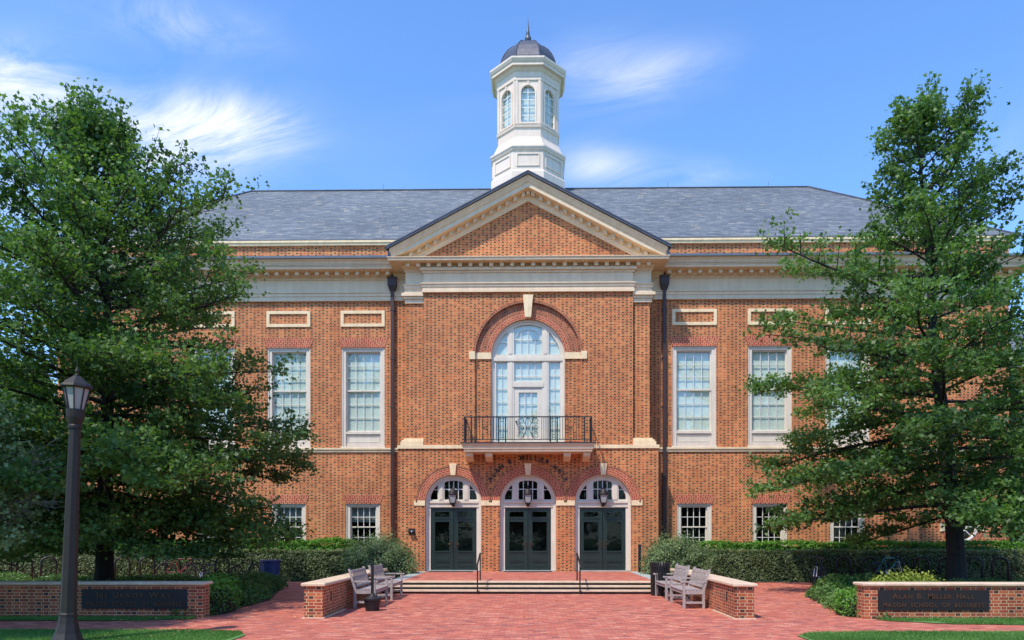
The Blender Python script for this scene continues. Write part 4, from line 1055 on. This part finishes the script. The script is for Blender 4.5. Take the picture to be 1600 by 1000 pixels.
# ---------------------------------------------------------------- vegetation
def leaves(name, C, size, material, parent=None, tint=None, upb=.8, asp=.55, seed=0, kind=None, outward=None, lobed=False):
    rng = np.random.default_rng(seed + 11); C = np.asarray(C, dtype=np.float64); n = len(C)
    size = np.broadcast_to(np.asarray(size, dtype=np.float64), (n,)) * rng.uniform(.7, 1.25, n)
    N = rng.normal(size=(n, 3)) * .75; N[:, 2] += upb
    if outward is not None: N += outward
    N /= np.linalg.norm(N, axis=1)[:, None] + 1e-9
    D = rng.normal(size=(n, 3)); D -= N * (D * N).sum(1)[:, None]; D /= np.linalg.norm(D, axis=1)[:, None] + 1e-9
    S = np.cross(N, D); L = size[:, None]
    if lobed:                             # a narrow waist and side lobes, two quads per leaf
        P = [C - D * L * .5, C - D * L * .05 + S * L * asp * .62 + N * L * .05, C + D * L * .12 + S * L * asp * .16, C + D * L * .55 - N * L * .05, C + D * L * .12 - S * L * asp * .16, C - D * L * .05 - S * L * asp * .62 + N * L * .05]
    else:
        P = [C - D * L * .5, C + S * L * asp * .5 + N * L * .06, C + D * L * .5, C - S * L * asp * .5 + N * L * .06]
    kk = len(P); V = np.stack(P, 1).reshape(-1, 3)
    me = bpy.data.meshes.new(name); me.vertices.add(n * kk); me.vertices.foreach_set('co', V.astype(np.float32).ravel())
    me.loops.add(n * kk); me.loops.foreach_set('vertex_index', np.arange(n * kk, dtype=np.int32))
    me.polygons.add(n); me.polygons.foreach_set('loop_start', np.arange(0, n * kk, kk, dtype=np.int32)); me.polygons.foreach_set('loop_total', np.full(n, kk, dtype=np.int32))
    me.update(calc_edges=True); me.validate()
    if tint is None: tint = rng.uniform(0, 1, n)
    at = me.attributes.new('tint', 'FLOAT', 'FACE'); at.data.foreach_set('value', np.clip(tint, 0, 1).astype(np.float32))
    me.materials.append(M[material]); o = bpy.data.objects.new(name, me); COL.objects.link(o)
    if parent is not None: o.parent = parent
    return o

def tree(name, label, cat, base, trunk, prof, zlow, seed, nl=75, per=15, leafsz=.16, leafmat='oak_leaf', trad=.30, group=None, spread=.26, csp=.42, bark='bark', droop=1.0, dens=1.0, inset=.3):
    """trunk: [(dx,dy,z)], prof: [(z, Rleft, Rright)]"""
    rnd = random.Random(seed); rng = np.random.default_rng(seed)
    t = thing(name, label, cat, base, 0, group)
    tz = [p_[2] for p_ in trunk]; H = tz[-1]
    def tp(z): return Vector((np.interp(z, tz, [p_[0] for p_ in trunk]), np.interp(z, tz, [p_[1] for p_ in trunk]), z))
    pz = [q[0] for q in prof]; pl = [q[1] for q in prof]; pr = [q[2] for q in prof]
    pz, pl, pr = zip(*sorted(zip(pz, pl, pr)))
    def rad(z, az): f = (1 + math.cos(az)) / 2; return max(.25, (float(np.interp(z, pz, pl)) * (1 - f) + float(np.interp(z, pz, pr)) * f) - inset)
    wood = MB(); zs = [H * i / 14 for i in range(15)]
    def tr(z): return max(.02, trad * (1 - z / H) ** .85 + .0)
    rads = [tr(z) * (1.25 if z < .2 else 1) for z in zs]
    wood.tube([tp(z) for z in zs], rads, 10)
    C = []; T = []
    def cluster(p, tint, k=1.0, sq=1.0):
        n = max(3, int(per * k * rnd.uniform(.6, 1.3) * (1.35 if p[2] < H * .45 else 1)))
        q = rng.normal(size=(n, 3)) * np.array([spread, spread, spread * .55]) * sq * rnd.uniform(.7, 1.15) + np.array(p)
        C.append(q); T.append(np.full(n, tint) + rng.uniform(-.2, .2, n))
    for i in range(nl):
        f = (i + .5) / nl; z0 = zlow + (H * .965 - zlow) * f ** 1.12; az = i * 2.39996 + rnd.uniform(-.3, .3)
        el = R(-12 * droop) + (R(52) + R(12 * droop)) * f ** 1.25 + rnd.uniform(-.12, .12)
        # length chosen so that the tip meets the crown outline
        L = 1.0
        for _ in range(6): L = rad(min(H * 1.0, z0 + L * math.sin(el)), az) / max(.25, math.cos(el))
        L = max(.5, L * rnd.uniform(.66 if f > .4 else .82, 1.06)); L = min(L, (H * .97 - z0) / max(.2, math.sin(el))) if el > .2 else L
        d = Vector((math.cos(az) * math.cos(el), math.sin(az) * math.cos(el), math.sin(el)))
        o = tp(z0); npt = 8; pts = []; wobv = Vector((rnd.uniform(-1, 1), rnd.uniform(-1, 1), rnd.uniform(-.5, .5))) * .06 * L
        for j in range(npt + 1):
            s = j / npt; p = o + d * L * s + wobv * math.sin(s * 3.1) + Vector((0, 0, (.10 * s - .16 * s * s * droop) * L * (1 - f)))
            pts.append(p)
        r0 = min(tr(z0) * .5, .016 + .009 * L); wood.tube(pts, [r0 * (1 - .9 * j / npt) + .006 for j in range(npt + 1)], 5)
        ltint = rnd.uniform(.2, .8)
        ns = max(4, int(L / .36))
        for k in range(1, ns + 1):
            s = .10 + .90 * k / ns
            if s < .22 and L > 3 and rnd.random() < .3: continue
            jj = min(npt - 1, int(s * npt)); p = pts[jj].lerp(pts[jj + 1], s * npt - jj)
            side = 1 if k % 2 else -1
            a2 = az + side * R(rnd.uniform(35, 75)); e2 = el * .5 + R(rnd.uniform(-14, 34)) + (.25 if f > .5 else 0)
            l2 = (.32 * L * (1 - s) + .55) * rnd.uniform(.7, 1.2); l2 = min(l2, 1.9) * min(1, .35 + L / 3.2)
            d2 = Vector((math.cos(a2) * math.cos(e2), math.sin(a2) * math.cos(e2), math.sin(e2)))
            q = [p, p + d2 * l2 * .5 + Vector((0, 0, .03)), p + d2 * l2]
            wood.tube(q, [.016, .011, .005], 4)
            tin = ltint + rnd.uniform(-.22, .22)
            m_ = max(2, int(l2 / csp))
            for c_ in range(m_ + 1):
                u = .25 + .75 * c_ / m_
                if rnd.random() < .95 * dens * (1 - .45 * f):
                    pc = p + d2 * l2 * u + Vector((0, 0, .04)); cluster(pc, tin)
                    for e_ in range(2):
                        if rnd.random() < .75: cluster(pc + Vector((rnd.gauss(0, .24), rnd.gauss(0, .24), rnd.gauss(.03, .13))), tin + rnd.uniform(-.12, .12))
            if rnd.random() < .35 * dens: cluster(p + Vector((rnd.uniform(-.3, .3), rnd.uniform(-.3, .3), rnd.uniform(0, .3))), tin)
        # upright sprig at the limb's end
        e = pts[-1]; sp_ = Vector((rnd.uniform(-.25, .25) + d.x * .5, d.y * .4, rnd.uniform(.35, .9) * (.4 + f))).normalized() * rnd.uniform(.3, .8)
        wood.tube([e, e + sp_], [.010, .004], 4)
        for u in (.1, .4, .7, 1): cluster(e + sp_ * u, ltint + .1, .55, .7)
        for q_ in range(2 + int(3 * f)):   # shoots that break up the outline
            jj = rnd.choice((4, 5, 6, 7, 8)); e = pts[jj]
            sp_ = (Vector((rnd.uniform(-.5, .5), rnd.uniform(-.5, .5), 1.0)) + d * rnd.uniform(.2, 1.0)).normalized() * rnd.uniform(.55, 1.15) * (.55 + .45 * f)
            wood.tube([e, e + sp_ * .6, e + sp_ + Vector((0, 0, .05))], [.011, .008, .003], 4)
            for u in (.3, .55, .8, 1): cluster(e + sp_ * u, ltint + rnd.uniform(0, .25), .5, .55)
    top = tp(H)
    for j in range(5):
        v = Vector((rnd.uniform(-.5, .5), rnd.uniform(-.5, .5), 1.6)).normalized() * rnd.uniform(.5, 1.1); wood.tube([top, top + v], [.012, .004], 4)
        for u in (0, .35, .7, 1): cluster(top + v * u, .6, .45, .6)
    wood.build('trunk', bark, t)
    C = np.concatenate(C); T = np.concatenate(T)
    keep = C[:, 2] > 1.2
    leaves('crown', C[keep], leafsz, leafmat, t, T[keep], upb=.7, asp=.62, seed=seed, lobed=True)
    print(name, 'leaves', len(C), 'top', C[:, 2].max())
    return t
def zz(y, d): return EYE + (VY - y) * d / F
k = 18.5 / F
prof = [(zz(y, 18.5), l_ * k, r_ * k) for y, l_, r_ in ((900, 150, 150), (870, 260, 240), (828, 330, 285), (747, 345, 318), (665, 340, 305), (600, 335, 285), (500, 310, 250), (400, 280, 246), (360, 255, 246), (305, 215, 218), (255, 165, 168), (215, 115, 105), (180, 80, 65), (150, 35, 25), (126, 10, 10))]
tree('oak_tree', 'large broad green oak tree left of the hall, behind the street lamp', 'tree', (px2x(163, 18.5), -9.5, 0), [(0, 0, 0), (0.02, 0, 3), (.1, .05, 7), (-.1, 0, 10), (-.35, 0, 12.75)], prof, 1.9, 3, nl=128, per=14, leafsz=.135, trad=.24, spread=.16, group='oak trees either side of the entrance', dens=1.0)
k = 21.5 / F
prof = [(zz(y, 21.5), l_ * k, r_ * k) for y, l_, r_ in ((860, 180, 60), (830, 255, 90), (768, 300, 150), (673, 290, 230), (605, 285, 210), (553, 275, 180), (476, 235, 130), (441, 210, 140), (363, 255, 145), (330, 215, 135), (300, 95, 90), (261, 50, 105), (238, 60, 100), (200, 45, 85), (165, 25, 60), (130, 8, 20), (104, 5, 5))][::1]
bx_ = px2x(1495, 21.5)
tl = [((px2x(x, 21.5) - bx_), 0, max(0, zz(y, 21.5))) for x, y in ((1495, 930), (1494, 867), (1485, 751), (1459, 536), (1453, 414), (1440, 300), (1437, 225), (1450, 172))]
tree('oak_tree', 'slender green oak tree with leaning trunk right of the hall', 'tree', (bx_, -6.5, 0), tl, prof, 2.3, 8, nl=88, per=13, leafsz=.15, trad=.27, group='oak trees either side of the entrance', dens=.95, spread=.155, inset=.08)
# a neighbour of the left oak stands just outside the frame and shades the sign wall
tree('oak_tree', 'oak tree outside the left edge of the photo, shading the left sign wall', 'tree', (-11.9, -17.4, 0), [(0, 0, 0), (0, 0, 5), (0, 0, 10.8)], [(5, 1.8, 1.8), (7, 2.6, 2.3), (9, 2.4, 2.3), (10.8, .8, .8)], 5.4, 44, nl=64, per=16, leafsz=.16, trad=.16, group='oak trees either side of the entrance', spread=.24)
# the row of trees across the lawn behind the viewer, seen only mirrored in the glass
src = bpy.data.objects['oak_tree']
for i in range(9):
    c_ = dup(src, loc=(-64 + i * 16 + (i % 3) * 2.2, -62 - (i % 2) * 5, 0), rz=i * 1.3, label='tree of the row across the lawn behind the viewer'); c_['group'] = 'trees behind the viewer'
    c_.scale = (1.5, 1.5, 1.35)
# small tree at the far left edge
tree('small_tree', 'small olive green tree with bare twigs at the left edge', 'tree', (-11.9, -13.9, 0), [(0, 0, 0), (.1, 0, 2), (0, 0, 4.9)], [(1.4, 1.5, 1.3), (2.5, 1.9, 1.6), (3.8, 1.9, 1.6), (4.9, .6, .5)], 1.75, 21, nl=46, per=16, leafsz=.11, leafmat='olive_leaf', trad=.12, spread=.2)
st_ = bpy.data.objects['small_tree']; rnd = random.Random(9); mb = MB()
for i in range(13):                       # dead twigs reaching to the right
    z = rnd.uniform(1.2, 2.6); d = Vector((1, rnd.uniform(-.35, .1), rnd.uniform(-.1, .75))).normalized(); p = Vector((.9, .3, z + .6)); L = rnd.uniform(1.1, 1.8)
    pts = [p + d * L * j / 5 + Vector((rnd.uniform(-.04, .04), 0, rnd.uniform(-.05, .05))) for j in range(6)]; mb.tube(pts, [.018, .015, .012, .009, .006, .003], 4)
    for j in range(2, 5):
        for q in range(2): e = pts[j] + Vector((rnd.uniform(.1, .4), rnd.uniform(-.2, .2), rnd.uniform(-.25, .4))); mb.tube([pts[j], e], [.006, .002], 4)
mb.build('bare_twigs', 'dry_bark', st_)
# darker trees seen past the right end of the hall
tree('background_tree', 'dark tree behind the right corner of the hall', 'tree', (21.4, 5.0, 0), [(0, 0, 0), (0, 0, 4), (0, 0, 9.2)], [(.5, 1.6, 1.8), (4, 1.7, 2.2), (7, 1.3, 1.8), (9.2, .3, .3)], .8, 31, nl=46, per=14, leafsz=.2, trad=.2, spread=.3)
tree('background_tree', 'green tree beyond the left corner of the hall', 'tree', (-22.6, 3.5, 0), [(0, 0, 0), (0, 0, 4), (0, 0, 9.0)], [(.5, 2.4, 2.2), (4, 3, 2.6), (7, 2, 1.9), (9, .3, .3)], .8, 37, nl=50, per=15, leafsz=.22, trad=.2, spread=.36)

def hedge(name, label, cat, x0, x1, y0, y1, z1, material, n, lsz, seed, group=None, rough=.06, zb=.0, core=True, asp=.55):
    rng = np.random.default_rng(seed); cx, cy = (x0 + x1) / 2, (y0 + y1) / 2
    t = thing(name, label, cat, (cx, cy, 0), 0, group)
    wX, wY = (x1 - x0) / 2, (y1 - y0) / 2
    A = np.array([2 * wX * z1, 2 * wX * 2 * wY, 2 * wY * z1, 2 * wY * z1]); A = A / A.sum()
    ch = rng.choice(4, n, p=A); P = np.zeros((n, 3)); O = np.zeros((n, 3))
    u = rng.uniform(-1, 1, n); v = rng.uniform(0, 1, n)
    m_ = ch == 0; P[m_] = np.stack([u[m_] * wX, np.full(m_.sum(), -wY), zb + v[m_] * (z1 - zb)], 1); O[m_] = (0, -1, .2)
    m_ = ch == 1; P[m_] = np.stack([u[m_] * wX, (v[m_] * 2 - 1) * wY, np.full(m_.sum(), z1)], 1); O[m_] = (0, 0, .8)
    m_ = ch == 2; P[m_] = np.stack([np.full(m_.sum(), wX), u[m_] * wY, v[m_] * z1], 1); O[m_] = (1, 0, .2)
    m_ = ch == 3; P[m_] = np.stack([np.full(m_.sum(), -wX), u[m_] * wY, v[m_] * z1], 1); O[m_] = (-1, 0, .2)
    def hn(x, s_, ph): return np.sin(x * 1.7 * s_ + ph) * .5 + np.sin(x * 4.1 * s_ + ph * 2.1) * .3 + np.sin(x * 9.3 * s_ + ph) * .2
    bulge = hn(P[:, 0] + P[:, 1] * .7, 1, seed) * rough
    zn = P[:, 2] / z1
    rd = np.clip((zn - .75) / .25, 0, 1)
    P[:, 1] += np.where(P[:, 1] < 0, 1, -1) * rd ** 2 * min(.22, wY * .35) * (ch == 0)
    P[:, 2] += bulge * zn; P[:, 1] -= hn(P[:, 0] * 1.3 + P[:, 2] * 2, 1, seed + 3) * rough * (ch == 0)
    P += rng.normal(size=P.shape) * rough * .45
    P[:, 2] = np.maximum(P[:, 2], .02)
    tint = .45 + .25 * hn(P[:, 0], 1.6, seed + 1) + rng.uniform(-.3, .3, n)
    leaves('foliage', P, lsz, material, t, tint, upb=.3, asp=asp, seed=seed, outward=O * .7)
    if core:
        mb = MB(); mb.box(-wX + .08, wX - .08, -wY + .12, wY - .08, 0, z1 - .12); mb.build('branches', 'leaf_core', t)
    return t
hedge('clipped_hedge', 'long dark green clipped hedge left of the entrance', 'hedge', -22, -7.1, -1.15, -.15, 1.16, 'hedge_leaf', 42000, .075, 1, 'dark clipped hedges')
hedge('clipped_hedge', 'long dark green clipped hedge right of the entrance', 'hedge', 6.7, 24, -1.15, -.15, 1.16, 'hedge_leaf', 46000, .075, 2, 'dark clipped hedges')
hedge('leafy_shrub_row', 'bright green shrub row between the left hedge and the brick wall', 'shrub', -22, -6.9, -.05, .85, 1.50, 'shrub_leaf', 26000, .11, 3, 'bright green shrub rows', rough=.11)
hedge('leafy_shrub_row', 'bright green shrub row between the right hedge and the brick wall', 'shrub', 6.9, 24, -.05, .85, 1.44, 'shrub_leaf', 26000, .11, 4, 'bright green shrub rows', rough=.09)

def mound(name, label, cat, loc, rx, ry, h, material, n, lsz, seed, group=None, spiky=0.0, flat=.6, lumps=6, asp=.5, tintb=.5):
    rng = np.random.default_rng(seed); t = thing(name, label, cat, loc, 0, group)
    th = rng.uniform(0, 2 * math.pi, n); ph = np.arccos(rng.uniform(0.0, 1, n)); rr = rng.uniform(.80, 1.03, n) ** 1
    lump = 1 + .10 * np.sin(th * lumps / 2 + seed) * np.sin(ph * 4 + seed) + .07 * np.sin(th * 7 + ph * 9 + seed)
    P = np.stack([rx * np.sin(ph) * np.cos(th), ry * np.sin(ph) * np.sin(th), h * np.cos(ph) ** flat], 1) * (rr * lump)[:, None]
    P += rng.normal(size=P.shape) * .035
    if spiky > 0:
        idx = rng.integers(0, n, n // 6); S = P[idx] * (1 + rng.uniform(0, spiky, len(idx)))[:, None]; S[:, 2] += rng.uniform(0, spiky * .5, len(idx)); P = np.concatenate([P, S])
    P[:, 2] = np.maximum(P[:, 2], .03)
    O = P / (np.array([rx, ry, h]) ** 2); O /= np.linalg.norm(O, axis=1)[:, None]
    tint = tintb + .3 * np.sin(P[:, 0] * 5 + seed) * np.sin(P[:, 2] * 7) + rng.uniform(-.35, .35, len(P))
    leaves('foliage', P, lsz, material, t, tint, upb=.4, asp=asp, seed=seed, outward=O * .8)
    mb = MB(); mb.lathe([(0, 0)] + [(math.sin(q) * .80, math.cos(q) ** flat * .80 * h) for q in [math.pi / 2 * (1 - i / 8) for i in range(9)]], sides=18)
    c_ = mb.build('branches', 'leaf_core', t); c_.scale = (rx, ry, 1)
    return t
GB = 'rounded laurel bushes beside the terrace'
mound('rounded_bush', 'large rounded grey green bush left of the doors', 'bush', (px2x(592, 26.6), -1.35, 0), 1.38, 1.0, 1.62, 'laurel_leaf', 13000, .08, 5, GB, spiky=.22)
mound('rounded_bush', 'large rounded grey green bush right of the doors', 'bush', (px2x(1057, 26.6), -1.35, 0), 1.28, 1.0, 1.60, 'laurel_leaf', 13000, .08, 6, GB, spiky=.22)
# low planting round the sign walls
rnd = random.Random(4)
def cover(name, label, spots, material, seed, lsz=.085, n=2600):
    rng = np.random.default_rng(seed); C = []; T = []
    for (x, y, rx, ry, h) in spots:
        k_ = int(n * (rx * ry)) + 200
        th = rng.uniform(0, 2 * math.pi, k_); r_ = np.sqrt(rng.uniform(0, 1, k_)); z = h * np.sqrt(np.clip(1 - r_ ** 2, 0, 1)) * rng.uniform(.45, 1.08, k_)
        C.append(np.stack([x + rx * r_ * np.cos(th), y + ry * r_ * np.sin(th), np.maximum(.03, z)], 1)); b_ = rnd.uniform(.25, .75); T.append(b_ + rng.uniform(-.3, .3, k_))
    o = leaves(name, np.concatenate(C), lsz, material, None, np.concatenate(T), upb=.6, asp=.5, seed=seed)
    tag(o, label, 'ground cover', kind='stuff'); return o
sp = []
for i in range(46):
    y = rnd.uniform(-12.4, -4.4); xr = np.interp(y, [-13, -9, -4.4], [-7.35, -7.6, -8.7]); x = xr - rnd.uniform(.0, 1) ** 1.2 * 5.5; sp.append((x, y, rnd.uniform(.5, .9), rnd.uniform(.5, .8), rnd.uniform(.35, .62)))
for y in np.arange(-12.6, -4.4, .7): sp.append((np.interp(y, [-13, -9, -4.4], [-7.3, -7.55, -8.7]) + rnd.uniform(-.1, .1), y, .45, .5, rnd.uniform(.3, .5)))
for x in np.arange(-20, -9, .9): sp.append((x, rnd.uniform(-8, -4), .9, .9, rnd.uniform(.4, .6)))
cover('ground_cover', 'dark green low spreading plants behind the left sign wall', sp, 'cover_leaf', 51)
sp = []
for i in range(44):
    y = rnd.uniform(-12.3, -6.0); xr = np.interp(y, [-13, -11, -7, -6], [7.4, 7.7, 8.5, 9.2]); x = xr + rnd.uniform(.0, 1) ** 1.1 * 7.5; sp.append((x, y, rnd.uniform(.45, .8), rnd.uniform(.45, .75), rnd.uniform(.25, .50)))
for y in np.arange(-12.6, -7.4, .6): sp.append((np.interp(y, [-13, -11, -7], [7.35, 7.6, 8.6]) + rnd.uniform(-.1, .1), y, .42, .45, rnd.uniform(.25, .42)))
for x in np.arange(9.5, 19, .8): sp.append((x, rnd.uniform(-7, -5.6), .8, .7, rnd.uniform(.35, .6)))
cover('ground_cover', 'fresh green low spreading plants behind the right sign wall', sp, 'cover_leaf', 52)
mound('leafy_clump', 'lighter green leafy clump at the end of the left sign wall', 'plant', (-7.15, -11.9, 0), .42, .8, .82, 'shrub_leaf', 2600, .07, 61, flat=.5, tintb=.35)
mound('leafy_clump', 'light green leafy clump at the end of the right sign wall', 'plant', (7.30, -12.2, 0), .48, .6, .55, 'shrub_leaf', 2400, .065, 62, flat=.5, tintb=.55)
for i, (px_, w_, h_) in enumerate(((1382, .42, .86), (1418, .5, .93), (1452, .38, .84))):
    mound('lime_plant', '%s yellow green plant showing above the right sign wall' % ('leftmost', 'tallest, middle', 'rightmost')[i], 'plant', (px2x(px_, 15.9), -12.1 + .1 * i, 0), w_, .35, h_, 'lime_leaf', 1300, .07, 70 + i, 'yellow green plants behind the right sign wall', spiky=.10, flat=.5)
# lawn blades near the camera and fallen leaves
rng = np.random.default_rng(77)
def blades(name, label, xr, yr, n, h, seed, test):
    rng = np.random.default_rng(seed); x = rng.uniform(*xr, n); y = rng.uniform(*yr, n); m_ = test(x, y); x, y = x[m_], y[m_]; n = len(x)
    a_ = rng.uniform(0, 2 * math.pi, n); hh = h * rng.uniform(.5, 1.2, n); w_ = .006 * rng.uniform(.7, 1.4, n)
    dx, dy = np.cos(a_) * w_, np.sin(a_) * w_; lx, ly = rng.normal(size=n) * hh * .4, rng.normal(size=n) * hh * .4; z0 = np.full(n, .012)
    V = np.stack([np.stack([x - dx, y - dy, z0], 1), np.stack([x + dx, y + dy, z0], 1), np.stack([x + lx, y + ly, z0 + hh], 1)], 1).reshape(-1, 3)
    me = bpy.data.meshes.new(name); me.from_pydata([], [], []); me.vertices.add(n * 3); me.vertices.foreach_set('co', V.astype(np.float32).ravel())
    me.loops.add(n * 3); me.loops.foreach_set('vertex_index', np.arange(n * 3, dtype=np.int32)); me.polygons.add(n); me.polygons.foreach_set('loop_start', np.arange(0, n * 3, 3, dtype=np.int32)); me.polygons.foreach_set('loop_total', np.full(n, 3, dtype=np.int32)); me.update(calc_edges=True)
    at = me.attributes.new('tint', 'FLOAT', 'FACE'); at.data.foreach_set('value', np.clip(.5 + .3 * np.sin(x * 2) * np.sin(y * 3) + rng.uniform(-.3, .3, n), 0, 1).astype(np.float32))
    me.materials.append(M['grass_blade']); o = bpy.data.objects.new(name, me); COL.objects.link(o); tag(o, label, 'grass', kind='stuff')
blades('grass', 'short lawn grass in the left foreground', (-11, -5.1), (-16.6, -15.05), 42000, .05, 81, lambda x, y: (x < np.interp(y, [-15.6, -15.2, -15.05], [-5.0, -5.25, -6.2])))
blades('grass', 'short lawn grass in the right foreground', (4.8, 11), (-16.6, -15.05), 42000, .05, 82, lambda x, y: (x > np.interp(y, [-15.5, -15.2, -15.1], [4.75, 5.1, 6.0])))
blades('grass', 'grass strip below the right sign wall', (7.4, 12), (-13.88, -13.0), 22000, .05, 83, lambda x, y: (x > 7.4 + (y < -13.4) * 1.0))
blades('grass', 'grass strip below the left sign wall', (-11.5, -7.1), (-13.55, -13.0), 12000, .05, 84, lambda x, y: (x < -7.1 - (y < -13.3) * .8))
rng = np.random.default_rng(90); n = 220
P = np.concatenate([np.stack([rng.uniform(-10, -6.0, 90), rng.uniform(-16.2, -13.2, 90), np.full(90, .045)], 1), np.stack([rng.uniform(-6, 8, 130), rng.uniform(-16, -8, 130), np.full(130, .022)], 1)])
o = leaves('fallen_leaves', P, .06, 'dry_leaf', None, None, upb=4, asp=.6, seed=91); tag(o, 'scattered dry fallen leaves on the lawn and brick paving', 'leaves', kind='stuff')
